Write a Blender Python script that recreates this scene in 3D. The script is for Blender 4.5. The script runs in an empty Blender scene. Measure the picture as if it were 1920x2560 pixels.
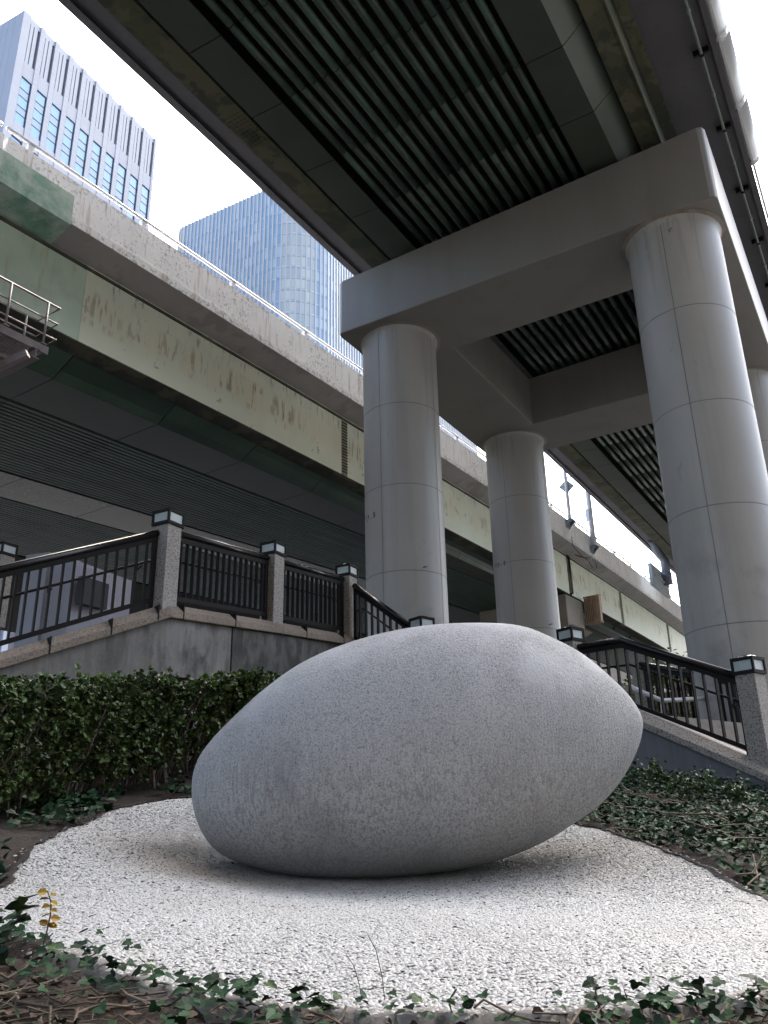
import bpy, bmesh, math, random
import numpy as np, time
T_=time.time()
from mathutils import Vector, Matrix
rng=np.random.default_rng(7); random.seed(7)
sc=bpy.context.scene; COL=sc.collection
# ------------------------------------------------------------ camera
PITCH=math.radians(20.44); ROLL=math.radians(-1.25)
cd=bpy.data.cameras.new("camera"); cam=bpy.data.objects.new("camera",cd); COL.objects.link(cam)
F_=Vector((0,math.cos(PITCH),math.sin(PITCH))); X0=Vector((1,0,0)); U0=X0.cross(F_)
RX=X0*math.cos(ROLL)+U0*math.sin(ROLL); RU=-X0*math.sin(ROLL)+U0*math.cos(ROLL)
cam.matrix_world=Matrix((RX,RU,-F_)).transposed().to_4x4()
cd.sensor_fit='VERTICAL'; cd.sensor_height=34.6; cd.lens=34.6*2071/2560; cd.clip_start=0.05; cd.clip_end=3000
sc.camera=cam
# ------------------------------------------------------------ light
SUN_EL=math.radians(58); SUN_AZ=math.radians(20); YAW=math.radians(31.3)
SD=Vector((math.sin(SUN_AZ)*math.cos(SUN_EL),math.cos(SUN_AZ)*math.cos(SUN_EL),math.sin(SUN_EL)))
w=bpy.data.worlds.new("World"); sc.world=w; w.use_nodes=True
nt=w.node_tree; bg=nt.nodes['Background']; sky=nt.nodes.new('ShaderNodeTexSky'); sky.sky_type='NISHITA'
sky.sun_disc=False; sky.sun_elevation=SUN_EL; sky.sun_rotation=math.atan2(SD.x,SD.y); sky.air_density=1.0; sky.dust_density=8.0; sky.ozone_density=1.0
tint=nt.nodes.new('ShaderNodeVectorMath'); tint.operation='MULTIPLY'; tint.inputs[1].default_value=(0.96,1.0,1.01)
nt.links.new(sky.outputs[0],tint.inputs[0]); nt.links.new(tint.outputs[0],bg.inputs[0]); bg.inputs[1].default_value=0.15
sl=bpy.data.lights.new("sun",'SUN'); sun=bpy.data.objects.new("sun",sl); COL.objects.link(sun)
sl.energy=0.6; sl.angle=math.radians(5); sl.color=(1,0.97,0.92)
sun.rotation_euler=SD.to_track_quat('Z','Y').to_euler()
sc.view_settings.view_transform='Standard'; sc.view_settings.look='None'; sc.view_settings.gamma=1
sc.view_settings.exposure=2.45

# ------------------------------------------------------------ frames
f_=2071.0
def ray(x,y):
    return F_+RX*((x-960)/f_)-RU*((y-1280)/f_)
def at(x,y,Y):
    d=ray(x,y); return d*(Y/d.y)
def onz(x,y,z):
    d=ray(x,y); return d*(z/d.z)
U=Vector((math.sin(YAW),math.cos(YAW),0)); V=Vector((math.cos(YAW),-math.sin(YAW),0))
def S(s,t,z): return V*s+U*t+Vector((0,0,z))
YB=math.radians(34.2); UB=Vector((math.sin(YB),math.cos(YB),0)); VB=Vector((math.cos(YB),-math.sin(YB),0))
def SB(s,t,z): return VB*s+UB*t+Vector((0,0,z))

# ------------------------------------------------------------ materials
def mat(name,col,rough=0.6,metal=0.0,var=0.12,vscale=1.5,layers=(),bump=0.0,bscale=30,island=0.0,spec=0.5,bump2=None,trans=0):
    m=bpy.data.materials.new(name); m.use_nodes=True; n=m.node_tree.nodes; L=m.node_tree.links
    b=n['Principled BSDF']; b.inputs['Roughness'].default_value=rough; b.inputs['Metallic'].default_value=metal
    b.inputs['Specular IOR Level'].default_value=spec
    tc=n.new('ShaderNodeNewGeometry'); co=tc.outputs['Position']
    def noise(scale,vec=(1,1,1),detail=4,rot=0):
        mp=n.new('ShaderNodeMapping'); mp.inputs['Scale'].default_value=vec; mp.inputs['Rotation'].default_value=(0,0,rot); L.new(co,mp.inputs[0])
        t=n.new('ShaderNodeTexNoise'); t.inputs['Scale'].default_value=scale; t.inputs['Detail'].default_value=detail; t.inputs['Roughness'].default_value=0.6
        L.new(mp.outputs[0],t.inputs[0]); return t.outputs[0]
    def ramp(src,a,bb):
        r=n.new('ShaderNodeMapRange'); r.inputs[1].default_value=a; r.inputs[2].default_value=bb; L.new(src,r.inputs[0]); return r.outputs[0]
    def mult(a,bb):
        q=n.new('ShaderNodeMath'); q.operation='MULTIPLY'
        for i,x in enumerate((a,bb)):
            if isinstance(x,(int,float)): q.inputs[i].default_value=x
            else: L.new(x,q.inputs[i])
        return q.outputs[0]
    def mix(fac,a,bb,mode='MIX'):
        x=n.new('ShaderNodeMix'); x.data_type='RGBA'; x.blend_type=mode
        if isinstance(fac,(int,float)): x.inputs[0].default_value=fac
        else: L.new(fac,x.inputs[0])
        for i,c in ((6,a),(7,bb)):
            if isinstance(c,tuple): x.inputs[i].default_value=(*c[:3],1)
            else: L.new(c,x.inputs[i])
        return x.outputs[2]
    c=tuple(col)
    if var>0:
        c=mix(ramp(noise(vscale),0.3,0.7),tuple(k*(1-var) for k in col),tuple(min(1,k*(1+var)) for k in col))
    if island>0:
        g=n.new('ShaderNodeNewGeometry'); r=ramp(g.outputs['Random Per Island'],0,1)
        gr=n.new('ShaderNodeMapRange'); gr.inputs[3].default_value=1-island; gr.inputs[4].default_value=1+island; L.new(g.outputs['Random Per Island'],gr.inputs[0])
        vm=n.new('ShaderNodeVectorMath'); vm.operation='SCALE'; L.new(c,vm.inputs[0]) if not isinstance(c,tuple) else None
        if isinstance(c,tuple): vm.inputs[0].default_value=c
        L.new(gr.outputs[0],vm.inputs['Scale']); c=vm.outputs[0]
    sep=None
    for ly in layers:
        # dict: col, scale, vec, a, b, amt, z=(z0,z1,z2,z3)
        k=noise(ly['scale'],ly.get('vec',(1,1,1)),ly.get('detail',5),ly.get('rot',0))
        k=ramp(k,ly['a'],ly['b'])
        if 'm2' in ly:
            q=ly['m2']; k=mult(k,ramp(noise(q[0],q[1]),q[2],q[3]))
        if 'z' in ly:
            if sep is None:
                sep=n.new('ShaderNodeSeparateXYZ'); L.new(co,sep.inputs[0])
            z0,z1,z2,z3=ly['z']
            k=mult(k,ramp(sep.outputs[2],z0,z1)); k=mult(k,ramp(sep.outputs[2],z3,z2))
        if 'ball' in ly:
            cx,cy,cz,r0,r1=ly['ball']
            vd=n.new('ShaderNodeVectorMath'); vd.operation='DISTANCE'; L.new(co,vd.inputs[0]); vd.inputs[1].default_value=(cx,cy,cz)
            k=mult(k,ramp(vd.outputs['Value'],r1,r0))
        k=mult(k,ly.get('amt',1.0))
        c=mix(k,c,tuple(ly['col']))
    if isinstance(c,tuple): b.inputs['Base Color'].default_value=(*c[:3],1)
    else: L.new(c,b.inputs['Base Color'])
    if bump>0:
        bn=n.new('ShaderNodeBump'); bn.inputs['Strength'].default_value=bump; bn.inputs['Distance'].default_value=0.02
        L.new(noise(bscale,(1,1,1),6),bn.inputs['Height'])
        if bump2:
            b2=n.new('ShaderNodeBump'); b2.inputs['Strength'].default_value=bump2[0]; b2.inputs['Distance'].default_value=0.02
            L.new(noise(bump2[1],bump2[2],3),b2.inputs['Height']); L.new(bn.outputs[0],b2.inputs['Normal']); L.new(b2.outputs[0],b.inputs['Normal'])
        else: L.new(bn.outputs[0],b.inputs['Normal'])
    return m

def emis(name,col,s):
    m=mat(name,col,var=0); b=m.node_tree.nodes['Principled BSDF']
    b.inputs['Emission Color'].default_value=(*col,1); b.inputs['Emission Strength'].default_value=s; return m

K={}
K['stone']=mat('egg granite',(0.435,0.437,0.44),0.88,var=0.07,vscale=1.3,bump=0.45,bscale=70,
   bump2=(0.35,20,(3.0,3.0,0.12)),layers=[
   dict(col=(0.20,0.20,0.21),scale=1.3,a=0.45,b=0.72,amt=0.45),
   dict(col=(0.13,0.13,0.14),scale=95,a=0.50,b=0.60,amt=0.60,detail=4),dict(col=(0.10,0.10,0.105),scale=38,a=0.60,b=0.66,amt=0.45,detail=6),
   dict(col=(0.60,0.61,0.64),scale=85,a=0.55,b=0.67,amt=0.55,detail=5),
   dict(col=(0.56,0.57,0.585),scale=1.4,a=0.46,b=0.62,amt=0.65,z=(0.55,1.0,20,21)),  # paler towards the top: light from above put into the colour
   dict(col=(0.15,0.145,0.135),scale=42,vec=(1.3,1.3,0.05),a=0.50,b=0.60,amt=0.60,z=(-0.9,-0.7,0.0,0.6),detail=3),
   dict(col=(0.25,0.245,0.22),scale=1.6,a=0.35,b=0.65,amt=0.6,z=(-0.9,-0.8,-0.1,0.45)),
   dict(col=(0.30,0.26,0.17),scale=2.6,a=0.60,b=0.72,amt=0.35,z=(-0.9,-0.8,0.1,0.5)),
   dict(col=(0.16,0.16,0.17),scale=2.4,vec=(1,1,.6),a=0.56,b=0.74,amt=0.5)])
K['pebble']=mat('white pebble',(0.485,0.48,0.465),0.6,var=0.06,vscale=1.5,island=0.12,layers=[
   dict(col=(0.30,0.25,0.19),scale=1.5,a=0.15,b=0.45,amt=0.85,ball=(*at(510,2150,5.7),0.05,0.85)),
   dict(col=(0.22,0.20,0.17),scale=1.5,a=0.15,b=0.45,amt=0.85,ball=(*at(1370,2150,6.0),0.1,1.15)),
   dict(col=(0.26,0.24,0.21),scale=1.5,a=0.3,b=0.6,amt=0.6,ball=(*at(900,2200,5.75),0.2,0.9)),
   dict(col=(0.42,0.39,0.34),scale=0.9,a=0.5,b=0.75,amt=0.45)])
K['bedbase']=mat('pebble bed mortar',(0.50,0.49,0.47),0.9,var=0.15,vscale=20)
K['rim']=mat('bed rim concrete',(0.27,0.25,0.225),0.9,var=0.3,vscale=6,bump=0.4)
K['soil']=mat('soil',(0.032,0.023,0.016),0.95,var=0.45,vscale=6,bump=1.0,bscale=25,layers=[dict(col=(0.11,0.075,0.05),scale=40,a=0.55,b=0.7,amt=0.8)])
K['hedge']=mat('hedge leaf',(0.050,0.078,0.022),0.4,var=0.35,vscale=2.0,island=0.5,spec=0.25)
K['hedgenew']=mat('new hedge leaf',(0.10,0.16,0.03),0.4,var=0.3,vscale=8,island=0.4)
K['ivy']=mat('ivy leaf',(0.016,0.042,0.018),0.5,var=0.35,vscale=3.0,island=0.55,spec=0.15,layers=[dict(col=(0.07,0.11,0.035),scale=7,a=0.60,b=0.65,amt=0.8)])
K['dead']=mat('dead leaf',(0.06,0.034,0.02),0.7,var=0.4,vscale=5,island=0.5)
K['yleaf']=mat('yellow leaf',(0.42,0.27,0.05),0.5,var=0.3,vscale=20,island=0.3)
K['twig']=mat('twig',(0.14,0.11,0.08),0.85,var=0.3,vscale=10,island=0.3)
K['concw']=mat('weathered wall concrete',(0.22,0.21,0.195),0.9,var=0.16,vscale=1.2,bump=0.4,bscale=18,layers=[
   dict(col=(0.095,0.088,0.075),scale=2.2,vec=(2.5,2.5,0.35),a=0.48,b=0.70,amt=0.7),
   dict(col=(0.22,0.15,0.09),scale=3.0,vec=(3,3,0.25),a=0.60,b=0.72,amt=0.6),
   dict(col=(0.30,0.29,0.27),scale=2.0,vec=(3,3,0.3),a=0.56,b=0.75,amt=0.6),
   dict(col=(0.04,0.04,0.036),scale=3.5,vec=(1,1,0.7),a=0.46,b=0.62,amt=0.8,m2=(1.0,(1,1,0.4),0.40,0.6))])
K['concd']=mat('dark stained wall concrete',(0.115,0.11,0.10),0.9,var=0.3,vscale=1.6,bump=0.4,bscale=18,layers=[
   dict(col=(0.05,0.05,0.045),scale=3.0,vec=(1.5,1.5,0.8),a=0.42,b=0.58,amt=0.85),
   dict(col=(0.26,0.25,0.235),scale=3.0,vec=(3,3,0.25),a=0.58,b=0.75,amt=0.6)])
K['granite']=mat('grey granite',(0.31,0.275,0.24),0.6,var=0.08,vscale=2,layers=[
   dict(col=(0.06,0.055,0.05),scale=42,a=0.53,b=0.60,amt=0.85,detail=3),dict(col=(0.50,0.47,0.43),scale=45,a=0.58,b=0.68,amt=0.6,detail=2)])
K['granitebr']=mat('weathered coping granite',(0.25,0.20,0.155),0.75,var=0.2,vscale=1.4,bump=0.15,layers=[
   dict(col=(0.08,0.07,0.06),scale=40,a=0.53,b=0.61,amt=0.75,detail=3),dict(col=(0.42,0.37,0.31),scale=44,a=0.58,b=0.68,amt=0.5,detail=2),
   dict(col=(0.10,0.075,0.05),scale=2.5,a=0.58,b=0.7,amt=0.7)])
K['lilac']=mat('pale granite block',(0.34,0.34,0.39),0.55,var=0.06,layers=[dict(col=(0.16,0.16,0.19),scale=50,a=0.56,b=0.66,amt=0.5,detail=2)])
K['plaque']=mat('dark plaque',(0.012,0.013,0.016),0.6,var=0.3)
K['black']=mat('black rail paint',(0.011,0.010,0.0095),0.25,var=0.15,spec=0.35)
K['brownrail']=mat('dark bronze rail paint',(0.016,0.014,0.013),0.6,var=0.15,spec=0.12)
K['lampglass']=mat('frosted lamp glass',(0.42,0.46,0.45),0.35,var=0.12,vscale=6)
K['steelcap']=mat('steel dome',(0.5,0.5,0.5),0.25,metal=1,var=0.05)
K['pier']=mat('pier paint grey',(0.41,0.402,0.382),0.42,var=0.05,vscale=0.5,bump=0.02,bscale=2,layers=[
   dict(col=(0.26,0.25,0.235),scale=1.1,vec=(2.2,2.2,0.12),a=0.50,b=0.75,amt=0.45),
   dict(col=(0.18,0.18,0.175),scale=0.9,a=0.52,b=0.68,amt=0.6,z=(-2,0,4.0,6.5)),
   dict(col=(0.20,0.185,0.165),scale=2.6,vec=(2.2,2.2,0.10),a=0.54,b=0.66,amt=0.45,z=(11.0,13.4,20,21)),
   dict(col=(0.22,0.215,0.20),scale=5,vec=(1,1,.5),a=0.64,b=0.70,amt=0.4,m2=(0.7,(1,1,1),0.5,0.6))])
K['beam']=mat('cap beam paint grey',(0.245,0.235,0.215),0.5,var=0.05,vscale=0.4,layers=[
   dict(col=(0.18,0.168,0.15),scale=0.8,vec=(1.6,1.6,0.12),a=0.5,b=0.75,amt=0.5),
   dict(col=(0.10,0.09,0.08),scale=9,a=0.70,b=0.74,amt=0.7)])
K['seam']=mat('panel seam',(0.22,0.215,0.21),0.7,var=0.2)
K['rust']=mat('rust stained ring',(0.29,0.26,0.23),0.7,var=0.15,vscale=6,layers=[dict(col=(0.20,0.12,0.07),scale=2.5,a=0.52,b=0.68,amt=0.8)])
K['ink']=mat('black ink',(0.02,0.02,0.025),0.6,var=0)
K['panel']=mat('soffit panel dark green',(0.058,0.070,0.056),0.42,var=0.10,vscale=0.6,layers=[dict(col=(0.045,0.05,0.042),scale=0.7,a=0.45,b=0.7,amt=0.6)])
K['panell']=mat('soffit panel pale',(0.125,0.15,0.125),0.42,var=0.06,vscale=0.6)
K['louver']=mat('louver tube green',(0.060,0.100,0.078),0.42,var=0.2,vscale=0.8,island=0.35,layers=[
   dict(col=(0.045,0.055,0.046),scale=1.4,a=0.50,b=0.53,amt=0.6)])
K['louverb']=mat('louver slat green',(0.060,0.098,0.076),0.45,var=0.2,vscale=0.6,island=0.25)
K['flange']=mat('girder flange patched',(0.075,0.08,0.045),0.6,var=0.2,vscale=1.2,layers=[
   dict(col=(0.12,0.115,0.07),scale=0.9,a=0.50,b=0.53,amt=0.8),dict(col=(0.04,0.05,0.036),scale=1.6,a=0.52,b=0.55,amt=0.8)])
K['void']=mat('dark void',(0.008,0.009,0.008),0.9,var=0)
K['slab']=mat('deck slab concrete',(0.105,0.103,0.115),0.75,var=0.08,vscale=0.8,layers=[dict(col=(0.075,0.072,0.07),scale=2.5,a=0.52,b=0.7,amt=0.5)])
K['barrier']=mat('sound barrier white',(0.62,0.63,0.64),0.35,var=0.04)
K['conduit']=mat('conduit grey green',(0.20,0.24,0.22),0.45,var=0.1)
K['parapet']=mat('weathered parapet concrete',(0.86,0.86,0.855),0.85,var=0.05,vscale=1.0,bump=0.3,bscale=14,layers=[
   dict(col=(0.26,0.25,0.23),scale=11,a=0.54,b=0.64,amt=0.7,m2=(0.8,(1,1,1),0.42,0.55)),
   dict(col=(0.10,0.09,0.08),scale=22,vec=(1,1,0.8),a=0.66,b=0.70,amt=0.9),
   dict(col=(0.40,0.29,0.19),scale=1.3,vec=(2.5,2.5,0.25),a=0.60,b=0.72,amt=0.7),
   dict(col=(0.22,0.19,0.16),scale=2.6,vec=(4,4,0.18),a=0.58,b=0.68,amt=0.65,z=(13.9,14.4,20,21)),
   dict(col=(0.12,0.11,0.10),scale=6,a=0.50,b=0.60,amt=0.6,z=(14.82,15.0,20,21)),
   dict(col=(0.20,0.18,0.16),scale=8,a=0.52,b=0.62,amt=0.6,z=(13.6,13.7,13.78,13.95))])
K['soffitc']=mat('grey slab underside',(0.36,0.34,0.33),0.85,var=0.12,vscale=0.7,layers=[dict(col=(0.25,0.235,0.225),scale=0.9,a=0.55,b=0.6,amt=0.6)])
K['girder']=mat('cream girder paint',(0.80,0.83,0.67),0.5,var=0.06,vscale=0.5,layers=[
   dict(col=(0.60,0.64,0.55),scale=0.9,a=0.45,b=0.7,amt=0.4,z=(12.4,13.2,20,21)),
   dict(col=(0.80,0.77,0.58),scale=1.5,vec=(2,2,0.3),a=0.40,b=0.62,amt=0.8,z=(11.7,12.0,12.6,12.9)),
   dict(col=(0.30,0.22,0.11),scale=4.2,vec=(1.5,1.5,0.22),a=0.53,b=0.58,amt=0.9,z=(11.98,12.12,12.55,12.85),m2=(0.45,(1,1,0),0.40,0.60)),
   dict(col=(0.34,0.27,0.15),scale=4.8,vec=(1.5,1.5,0.25),a=0.55,b=0.62,amt=0.6,z=(11.75,11.8,11.95,12.0),m2=(0.45,(1,1,0),0.40,0.60)),
   dict(col=(0.13,0.15,0.09),scale=3.0,vec=(3,3,0.5),a=0.55,b=0.7,amt=0.7,z=(12.7,13.1,20,21)),
   dict(col=(0.34,0.40,0.33),scale=2.4,a=0.66,b=0.67,amt=0.6)])
K['girdergreen']=mat('pale green girder paint',(0.60,0.72,0.59),0.5,var=0.12,vscale=0.6,layers=[
   dict(col=(0.50,0.47,0.30),scale=2.5,vec=(2.5,2.5,0.2),a=0.58,b=0.7,amt=0.6),dict(col=(0.34,0.43,0.35),scale=0.8,a=0.5,b=0.7,amt=0.5)])
K['grime']=mat('grimy green steel',(0.055,0.06,0.042),0.75,var=0.3,vscale=3,layers=[dict(col=(0.13,0.12,0.08),scale=1.0,a=0.52,b=0.58,amt=0.7)])
K['boltm']=mat('dark bolts',(0.07,0.075,0.055),0.7,var=0.2)
K['splice']=mat('grimy splice steel',(0.30,0.29,0.21),.7,var=.3,vscale=4)
K['white']=mat('white rail paint',(0.78,0.78,0.80),0.35,var=0.03)
K['net']=mat('green safety net',(0.20,0.36,0.28),0.8,var=0.2,vscale=3,layers=[dict(col=(0.50,0.60,0.54),scale=1.2,a=0.45,b=0.6,amt=0.8)])
K['walkway']=mat('mauve grey walkway steel',(0.22,0.185,0.19),0.55,var=0.2,vscale=4,layers=[dict(col=(0.16,0.08,0.07),scale=6,a=0.6,b=0.7,amt=0.6)])
K['piertan']=mat('tan pier concrete',(0.33,0.29,0.24),0.85,var=0.15,vscale=0.8)
K['orangefin']=mat('rusty orange fins',(0.52,0.38,0.27),0.7,var=0.2,vscale=3)
K['polemat']=mat('galvanised pole',(0.62,0.65,0.70),0.5,var=0.08,metal=0.2)
K['darkbracket']=mat('pole bracket blue grey',(0.22,0.26,0.28),0.5,var=0.15)
K['tw1']=mat('pale stone tile cladding',(0.37,0.39,0.44),0.6,var=0.04,vscale=0.2)
K['tw1groove']=mat('tower louvre groove',(0.12,0.11,0.13),0.7,var=0.1)
K['tw1line']=mat('tile joint line',(0.30,0.31,0.38),0.7,var=0.0)
K['winframe']=mat('window frame black',(0.02,0.025,0.035),0.5,var=0)
def glassmat(name,a,b):
    m=mat(name,a,0.12,var=0,spec=0.8); n=m.node_tree.nodes; L=m.node_tree.links; p=n['Principled BSDF']
    g=n.new('ShaderNodeNewGeometry'); r=n.new('ShaderNodeValToRGB'); r.color_ramp.interpolation='CONSTANT'
    cols=[a,tuple(0.5*(x+y) for x,y in zip(a,b)),b,tuple(0.8*x+0.2*y for x,y in zip(a,b))]
    e=r.color_ramp.elements; e[0].color=(*cols[0],1); e[1].position=0.3; e[1].color=(*cols[1],1)
    for i,pz in ((2,0.62),(3,0.8)): q=e.new(pz); q.color=(*cols[i],1)
    L.new(g.outputs['Random Per Island'],r.inputs[0]); L.new(r.outputs[0],p.inputs['Base Color']); return m
K['glass1']=glassmat('painted sky tower glass',(0.10,0.25,0.48),(0.30,0.56,0.72))  # blue of the reflected sky put into the glass colour
K['glass3']=glassmat('grey blue spandrel glass',(0.22,0.33,0.45),(0.25,0.37,0.48))
K['glass2']=glassmat('painted sky curtain wall',(0.27,0.41,0.56),(0.46,0.58,0.67))  # pane blues carry the sky reflection as base colour
K['cornerglass']=glassmat('pale corner glass',(0.50,0.53,0.52),(0.66,0.67,0.60))
K['fin']=mat('pale curtain wall fin',(0.58,0.565,0.55),0.5,var=0.03)
K['findark']=mat('spandrel line',(0.20,0.27,0.38),0.4,var=0)
K['pale']=mat('pale far building',(0.62,0.64,0.66),0.7,var=0.05)
K['paving']=mat('paving',(0.09,0.09,0.085),0.85,var=0.15,vscale=1)
K['asphalt']=mat('asphalt ground',(0.06,0.06,0.06),0.9,var=0.2,vscale=0.8)
K['stepm']=mat('worn step stone',(0.20,0.18,0.155),0.85,var=0.3,vscale=2.5)
K['lampdark']=mat('dark bell lamp',(0.05,0.04,0.04),0.5,var=0.1)
K['pipe']=mat('grey blue drain pipe',(0.22,0.24,0.29),0.45,var=0.1)
K['signback']=mat('sign back aluminium',(0.48,0.53,0.56),0.5,var=0.12,vscale=3)
K['treeleaf']=mat('yellow green tree leaf',(0.12,0.14,0.035),0.5,var=0.4,vscale=2,island=0.5)

# ------------------------------------------------------------ object helpers
class MB:
    def __init__(s): s.v=[]; s.f=[]; s.sm=[]
    def poly(s,pts,smooth=False):
        i=len(s.v); s.v+= [tuple(p) for p in pts]; s.f.append(tuple(range(i,i+len(pts)))); s.sm.append(smooth)
    def hexa(s,a,b):   # a,b: matching loops (bottom, top)
        n=len(a); i=len(s.v); s.v+=[tuple(p) for p in a]+[tuple(p) for p in b]
        s.f.append(tuple(range(i+n-1,i-1,-1))); s.f.append(tuple(range(i+n,i+2*n))); s.sm+=[False]*2
        for k in range(n):
            k2=(k+1)%n; s.f.append((i+k,i+k2,i+n+k2,i+n+k)); s.sm.append(False)
    def box(s,c,x,y,z):  # centre, full-extent axis vectors
        c=Vector(c); x=Vector(x)/2; y=Vector(y)/2; z=Vector(z)/2
        s.hexa([c-x-y-z,c+x-y-z,c+x+y-z,c-x+y-z],[c-x-y+z,c+x-y+z,c+x+y+z,c-x+y+z])
    def bar(s,p,q,w,h,up=Vector((0,0,1))):
        p=Vector(p); q=Vector(q); d=(q-p).normalized(); x=d.cross(up).normalized(); y=x.cross(d).normalized()
        l=lambda c:[c-x*w/2-y*h/2,c+x*w/2-y*h/2,c+x*w/2+y*h/2,c-x*w/2+y*h/2]
        s.hexa(l(p),l(q))
    def tube(s,pts,r,n=10,cap=True,smooth=True):
        pts=[Vector(p) for p in pts]; rs=r if isinstance(r,(list,tuple)) else [r]*len(pts)
        i0=len(s.v); prev=None
        for k,p in enumerate(pts):
            if k==0: d=pts[1]-pts[0]
            elif k==len(pts)-1: d=pts[-1]-pts[-2]
            else: d=(pts[k+1]-p).normalized()+(p-pts[k-1]).normalized()
            d.normalize()
            if prev is None:
                ref=Vector((0,0,1)) if abs(d.z)<0.9 else Vector((1,0,0)); x=d.cross(ref).normalized()
            else: x=(prev-d*prev.dot(d)).normalized()
            prev=x; y=d.cross(x)
            for a in range(n):
                an=2*math.pi*a/n; s.v.append(tuple(p+(x*math.cos(an)+y*math.sin(an))*rs[k]))
        for k in range(len(pts)-1):
            for a in range(n):
                b=(a+1)%n; s.f.append((i0+k*n+a,i0+k*n+b,i0+(k+1)*n+b,i0+(k+1)*n+a)); s.sm.append(smooth)
        if cap:
            s.f.append(tuple(range(i0+n-1,i0-1,-1))); s.f.append(tuple(range(i0+(len(pts)-1)*n,i0+len(pts)*n))); s.sm+=[False]*2
    def ext(s,prof,path,closed=True,smooth=False):   # prof: fn(k)->list of pts per station ; path: number of stations
        rings=[prof(k) for k in path]; n=len(rings[0]); i0=len(s.v)
        for r in rings: s.v+=[tuple(p) for p in r]
        m=n if closed else n-1
        for k in range(len(rings)-1):
            for a in range(m):
                b=(a+1)%n; s.f.append((i0+k*n+a,i0+k*n+b,i0+(k+1)*n+b,i0+(k+1)*n+a)); s.sm.append(smooth)
        if closed:
            s.f.append(tuple(range(i0+n-1,i0-1,-1))); s.f.append(tuple(range(i0+(len(rings)-1)*n,i0+len(rings)*n))); s.sm+=[False]*2
    def build(s,name,m,parent=None,bevel=0,fix=True):
        off=world_loc(parent) if parent else Vector((0,0,0))
        me=bpy.data.meshes.new(name)
        me.from_pydata([(p[0]-off.x,p[1]-off.y,p[2]-off.z) for p in s.v],[],s.f)
        me.polygons.foreach_set('use_smooth',s.sm)
        if fix:
            bm=bmesh.new(); bm.from_mesh(me); bmesh.ops.recalc_face_normals(bm,faces=bm.faces); bm.to_mesh(me); bm.free()
        me.materials.append(m); me.update()
        o=bpy.data.objects.new(name,me); COL.objects.link(o); o.parent=parent
        if bevel:
            b=o.modifiers.new('bevel','BEVEL'); b.width=bevel; b.segments=2; b.limit_method='ANGLE'; b.angle_limit=0.6
        return o
def world_loc(o):
    v=Vector((0,0,0))
    while o is not None: v=v+Vector(o.location); o=o.parent
    return v
def npmesh(name,Vv,Ff,m,parent=None,smooth=False):
    Vv=np.asarray(Vv,dtype=np.float32).reshape(-1,3); off=world_loc(parent) if parent else Vector((0,0,0))
    Vv=Vv-np.array(off,dtype=np.float32)
    me=bpy.data.meshes.new(name); me.vertices.add(len(Vv)); me.vertices.foreach_set('co',Vv.ravel())
    Ff=np.asarray(Ff,dtype=np.int32); n,k=Ff.shape
    me.loops.add(n*k); me.loops.foreach_set('vertex_index',Ff.ravel())
    me.polygons.add(n); me.polygons.foreach_set('loop_start',np.arange(n,dtype=np.int32)*k)
    try: me.polygons.foreach_set('loop_total',np.full(n,k,dtype=np.int32))
    except Exception: pass
    me.polygons.foreach_set('use_smooth',np.full(n,bool(smooth)))
    me.materials.append(m); me.update(calc_edges=True); me.validate()
    o=bpy.data.objects.new(name,me); COL.objects.link(o); o.parent=parent; return o
def tag(o,label=None,cat=None,group=None,kind=None):
    if label: o['label']=label
    if cat: o['category']=cat
    if group: o['group']=group
    if kind: o['kind']=kind
    return o
def empty(name,loc,label,cat,group=None,kind=None):
    o=bpy.data.objects.new(name,None); COL.objects.link(o); o.location=loc; o.empty_display_size=0.3
    return tag(o,label,cat,group,kind)
Z=Vector((0,0,1))

# ------------------------------------------------------------ terrain
CP=[(0,2199,4.3),(457,1990,7.7),(277,2020,6.8),(150,2070,5.8),(60,2120,5.0),(150,2367,2.9),(460,2465,2.5),(830,2514,2.4),(1200,2512,2.4),
 (1600,2505,2.4),(1920,2470,2.45),(870,2191,6.05),(1250,2150,6.3),(560,2165,6.1),(1441,2054,7.2),(1562,2083,6.6),(1713,2135,5.8),(1920,2234,4.7),
 (1600,1975,11.5),(1880,2040,10.3),(250,1990,8.3),(480,1965,9.0),(0,2055,6.8)]
cpw=[tuple(at(*c)) for c in CP]
cpw=[(a,b,c-0.045) for a,b,c in cpw]
cpw+=[(0,0.5,-0.80),(-5,0.5,-0.72),(5,0.5,-0.78),(0,-2.5,-0.8),(-7,4,-0.25),(-7.5,8,0.75),(-3.2,11.8,1.15),(-1,14.5,1.15),(2,14.5,0.75),(5.6,11.8,0.05),(8,9,-0.3),(8,4,-0.7),(-1.5,9.5,0.62),(1.5,9.5,0.35)]
cpw=np.array(cpw)
def _phi(r2): return 0.5*r2*np.log(r2+1e-9)
def rbf_fit(P):
    n=len(P); d2=((P[:,None,:2]-P[None,:,:2])**2).sum(-1); A=np.zeros((n+3,n+3)); A[:n,:n]=_phi(d2)+np.eye(n)*0.02
    Q=np.c_[np.ones(n),P[:,:2]]; A[:n,n:]=Q; A[n:,:n]=Q.T; return np.linalg.solve(A,np.r_[P[:,2],0,0,0])
RW=rbf_fit(cpw)
def H(x,y):
    x=np.asarray(x,float); y=np.asarray(y,float); sh=x.shape; p=np.c_[x.ravel(),y.ravel()]
    out=np.zeros(len(p))
    for i in range(0,len(p),20000):
        q=p[i:i+20000]; d2=((q[:,None,:]-cpw[None,:,:2])**2).sum(-1); out[i:i+20000]=_phi(d2)@RW[:-3]+RW[-3]+q@RW[-2:]
    return out.reshape(sh)
def h1(x,y): return float(H(np.array([x]),np.array([y]))[0])

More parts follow.
